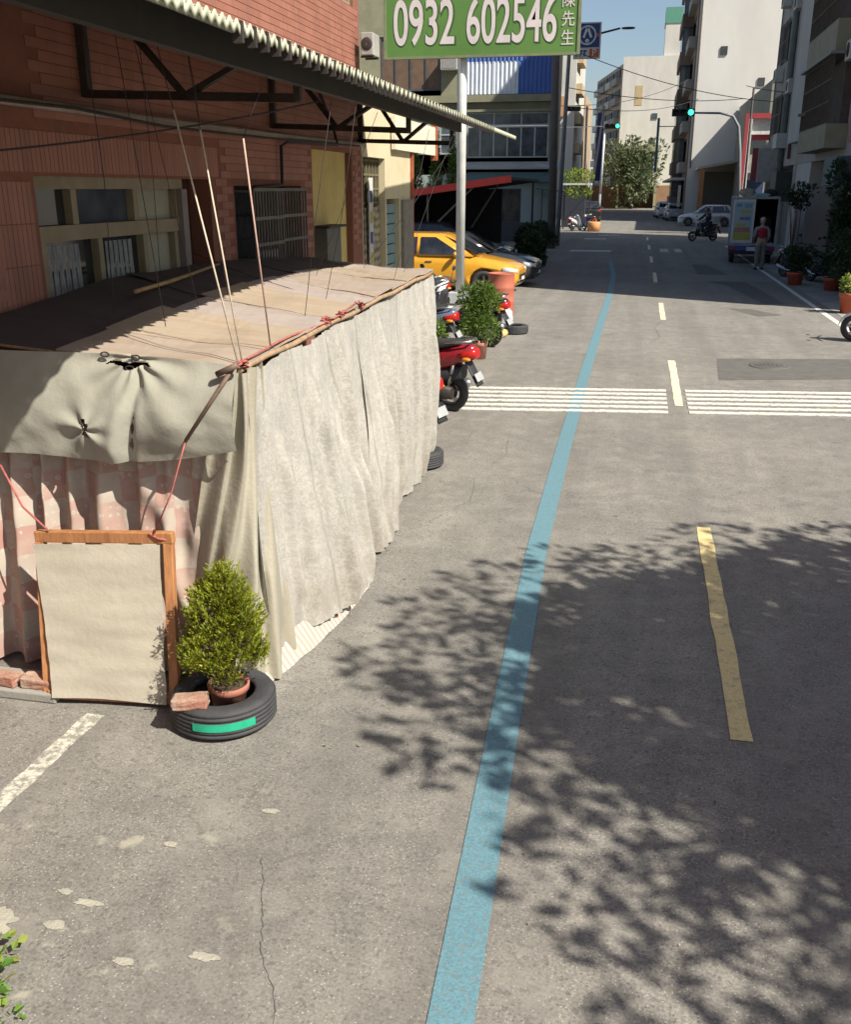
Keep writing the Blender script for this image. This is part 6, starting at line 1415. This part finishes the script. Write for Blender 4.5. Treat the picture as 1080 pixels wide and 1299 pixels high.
def hand(pts, edges, w, d, s):
    """palm, four bent fingers and a thumb appended to a skin skeleton at wrist index w"""
    b = Vector(pts[w][:3]); d = Vector(d).normalized(); sd = Vector((s, 0, 0)); sd = (sd - d*sd.dot(d)).normalized(); fw_ = d.cross(sd)
    def A(p, r, par): pts.append((*p, r)); edges.append((par, len(pts)-1)); return len(pts)-1
    pm_ = A(b + d*.055, .024, w)
    for k, l in enumerate((.06, .07, .065, .05)):
        o = fw_*(k-1.5)*.021; i = A(b + d*.095 + o, .0095, pm_); j = A(b + d*(.095+l*.55) + o - sd*.012, .0085, i); A(b + d*(.095+l*.85) + o - sd*.032, .0075, j)
    i = A(b + d*.045 + fw_*.035, .010, w); A(b + d*.085 + fw_*.048 - sd*.015, .008, i)
def person_stand():
    root = thing('person', 'person in a red vest, pale cap and grey trousers standing behind the open truck', 'person', (4.02, 35.1, 0), 8)
    pts = [(0, 0, .92, .125, .10), (0, .01, 1.12, .13, .095), (0, .02, 1.30, .15, .10), (0, .02, 1.40, .10, .075), (0, .03, 1.47, .055),
           (-.085, 0, .86, .09), (-.095, .02, .48, .062), (-.10, -.02, .09, .045), (-.105, .10, .04, .04),
           (.085, 0, .86, .09), (.11, .06, .48, .062), (.10, .02, .09, .045), (.105, .14, .04, .04),
           (-.19, .02, 1.36, .06), (-.24, .03, 1.10, .047), (-.20, .20, .96, .035), (.19, .02, 1.36, .06), (.25, .02, 1.10, .047), (.22, .17, .92, .035)]
    ed = [(0, 1), (1, 2), (2, 3), (3, 4), (0, 5), (5, 6), (6, 7), (7, 8), (0, 9), (9, 10), (10, 11), (11, 12), (2, 13), (13, 14), (14, 15), (2, 16), (16, 17), (17, 18)]
    hand(pts, ed, 15, (.2, .8, -.35), -1); hand(pts, ed, 18, (-.1, .8, -.4), 1)
    skinned('body', pts, ed, SKIN, root)
    g = lambda i, e: (*pts[i][:3], pts[i][3]+e, (pts[i][4] if len(pts[i]) > 4 else pts[i][3])+e)
    tr = [g(0, .018), g(5, .02), g(6, .022), (*pts[7][:3], .062), g(9, .02), g(10, .022), (*pts[11][:3], .062), (0, 0, 1.0, .13, .105)]
    skinned('trousers', tr, [(0, 1), (1, 2), (2, 3), (0, 4), (4, 5), (5, 6), (0, 7)], pm('grey_trousers', (.20, .20, .175), (.15, .15, .13), 5, .9), root)
    skinned('shirt', [g(2, .012), g(13, .006), g(14, .008), (-.21, .16, 1.0, .04), g(16, .006), g(17, .008), (.225, .14, .96, .04), g(3, .008)], [(0, 1), (1, 2), (2, 3), (0, 4), (4, 5), (5, 6), (0, 7)], pm('pale_shirt', (.30, .285, .285), (.24, .225, .225), 5, .9), root)
    skinned('vest', [(0, 0, .97, .15, .12), (0, .01, 1.14, .155, .12), (0, .02, 1.30, .192, .13), (0, .02, 1.40, .16, .105)], [(0, 1), (1, 2), (2, 3)], pm('red_vest', (.34, .025, .04), (.26, .02, .035), 5, .85), root)
    for i in (8, 12): MB().loft(rings_y([(-.12, 0, .08, .04, pts[i][0]), (0, 0, .09, .05, pts[i][0]), (.1, 0, .05, .045, pts[i][0])], 10)).build('shoe', BLKP, root)
    for o in [q for q in COL.objects if q.parent == root and q.name.startswith('shoe')][:2]: o.location.y = .06
    head(root, (0, .045, 1.565), hatmat=pm('pale_cap', (.48, .42, .40)))
person_stand()
def rider():
    loc = (3.25, 54.3, 0); rz = 118
    scooter('black motor scooter ridden towards the left at the junction', loc, rz, paint('black_paint', (.016, .017, .02)), tilt=0)
    root = thing('person', 'person in dark clothes and helmet riding the motor scooter', 'person', loc, rz)
    pts = [(0, -.30, .93, .125, .10), (0, -.27, 1.12, .13, .095), (0, -.22, 1.30, .15, .10), (0, -.20, 1.40, .10, .075), (0, -.18, 1.47, .055),
           (-.09, -.26, .90, .09), (-.16, .12, .80, .065), (-.14, .16, .42, .048), (-.14, .26, .34, .04), (.09, -.26, .90, .09), (.16, .12, .80, .065), (.14, .16, .42, .048), (.14, .26, .34, .04),
           (-.19, -.2, 1.36, .06), (-.29, -.02, 1.16, .047), (-.29, .16, 1.06, .035), (.19, -.2, 1.36, .06), (.29, -.02, 1.16, .047), (.29, .16, 1.06, .035)]
    ed = [(0, 1), (1, 2), (2, 3), (3, 4), (0, 5), (5, 6), (6, 7), (7, 8), (0, 9), (9, 10), (10, 11), (11, 12), (2, 13), (13, 14), (14, 15), (2, 16), (16, 17), (17, 18)]
    hand(pts, ed, 15, (0, .9, -.3), -1); hand(pts, ed, 18, (0, .9, -.3), 1)
    skinned('body', pts, ed, SKIN, root); g = lambda i, e: (*pts[i][:3], pts[i][3]+e, (pts[i][4] if len(pts[i]) > 4 else pts[i][3])+e)
    DK = pm('dark_navy_cloth', (.022, .024, .04), (.015, .016, .028), 5, .9)
    skinned('trousers', [g(0, .018), g(5, .02), g(6, .02), g(7, .018), g(9, .02), g(10, .02), g(11, .018)], [(0, 1), (1, 2), (2, 3), (0, 4), (4, 5), (5, 6)], DK, root)
    skinned('jacket', [g(0, .025), g(1, .028), g(2, .026), g(3, .02), g(13, .02), g(14, .02), g(15, .014), g(16, .02), g(17, .02), g(18, .014)], [(0, 1), (1, 2), (2, 3), (2, 4), (4, 5), (5, 6), (2, 7), (7, 8), (8, 9)], DK, root)
    for s in (-1, 1): MB().loft(rings_y([(.1, .30, .37, .04, s*.14), (.2, .30, .38, .048, s*.14), (.34, .30, .35, .042, s*.14)], 10)).build('shoe', BLKP, root)
    head(root, (0, -.16, 1.565), helmet=paint('dark_helmet', (.02, .02, .035)))
rider()
# roadside tree right of the camera whose crown shades the lane
st_ = thing('shade_tree', 'leafy roadside tree on the right whose crown throws the dappled shade', 'tree', (5.45, 3.0, 0)); r_ = random.Random(19)
DENSE = [(1.2, 5.6, 1.25), (2.2, 4.8, 1.5), (.65, 4.75, .95), (3, 6, 1.3), (2.2, 3.8, .8), (3.6, 4.2, 1.3), (1.7, 6.5, .9), (.2, 5.5, .75), (1.3, 4.1, .7), (3.3, 7.0, .8), (2.7, 3.0, .75), (3.3, 2.6, .8)]
AIRY = [(-.5, 5.95, .6), (-.65, 5.0, .65), (-.6, 4.25, .55), (-1.05, 4.75, .35), (.15, 3.7, .55), (.75, 3.1, .6), (1.35, 2.65, .6), (.35, 6.5, .6), (1.0, 7.2, .55), (2.0, 7.35, .6), (-.2, 6.55, .35), (2.3, 2.95, .6), (-.95, 5.5, .35), (2.9, 3.1, .6), (.55, 3.75, .5), (1.0, 3.45, .5), (1.6, 3.2, .5), (.05, 3.2, .4), (.55, 2.55, .4), (2.45, 2.2, .5), (-.15, 4.05, .4), (1.0, 2.2, .4), (1.9, 2.3, .5), (.2, 4.3, .5), (2.8, 7.6, .5), (3.0, 2.4, .7)]
crown = MB(); limbs = MB()
limbs.tube([(0, 0, 0), (.05, .03, 1.4), (-.02, 0, 2.6), (0, .05, 3.6)], [.17, .14, .12, .08], 10)
for lobes_, dens, sz in ((DENSE, 1350, .17), (AIRY, 420, .13)):
    for gx, gy, gr_ in lobes_:
        z = r_.uniform(3.9, 4.9); c = Vector((gx + .85*z - 5.45, gy - .45*z - 3.0, z))   # where sunlight through this spot of ground passes the crown
        leaves(crown, c, (gr_, gr_, .38), int(dens*gr_*gr_*1.6), sz, r_, up=0, flat=.35, lw=.5)
        for q in range(3):
            e = c + Vector((r_.uniform(-.7, .7)*gr_, r_.uniform(-.7, .7)*gr_, .1)); limbs.tube([(0, 0, r_.uniform(2.4, 3.4)), Vector((0, 0, 3.2)).lerp(c, .55) + Vector((0, 0, .15)), e], [.05, .028, .007], 6)
limbs.build('trunk', BARK, st_); crown.build('crown', SHRUB, st_)
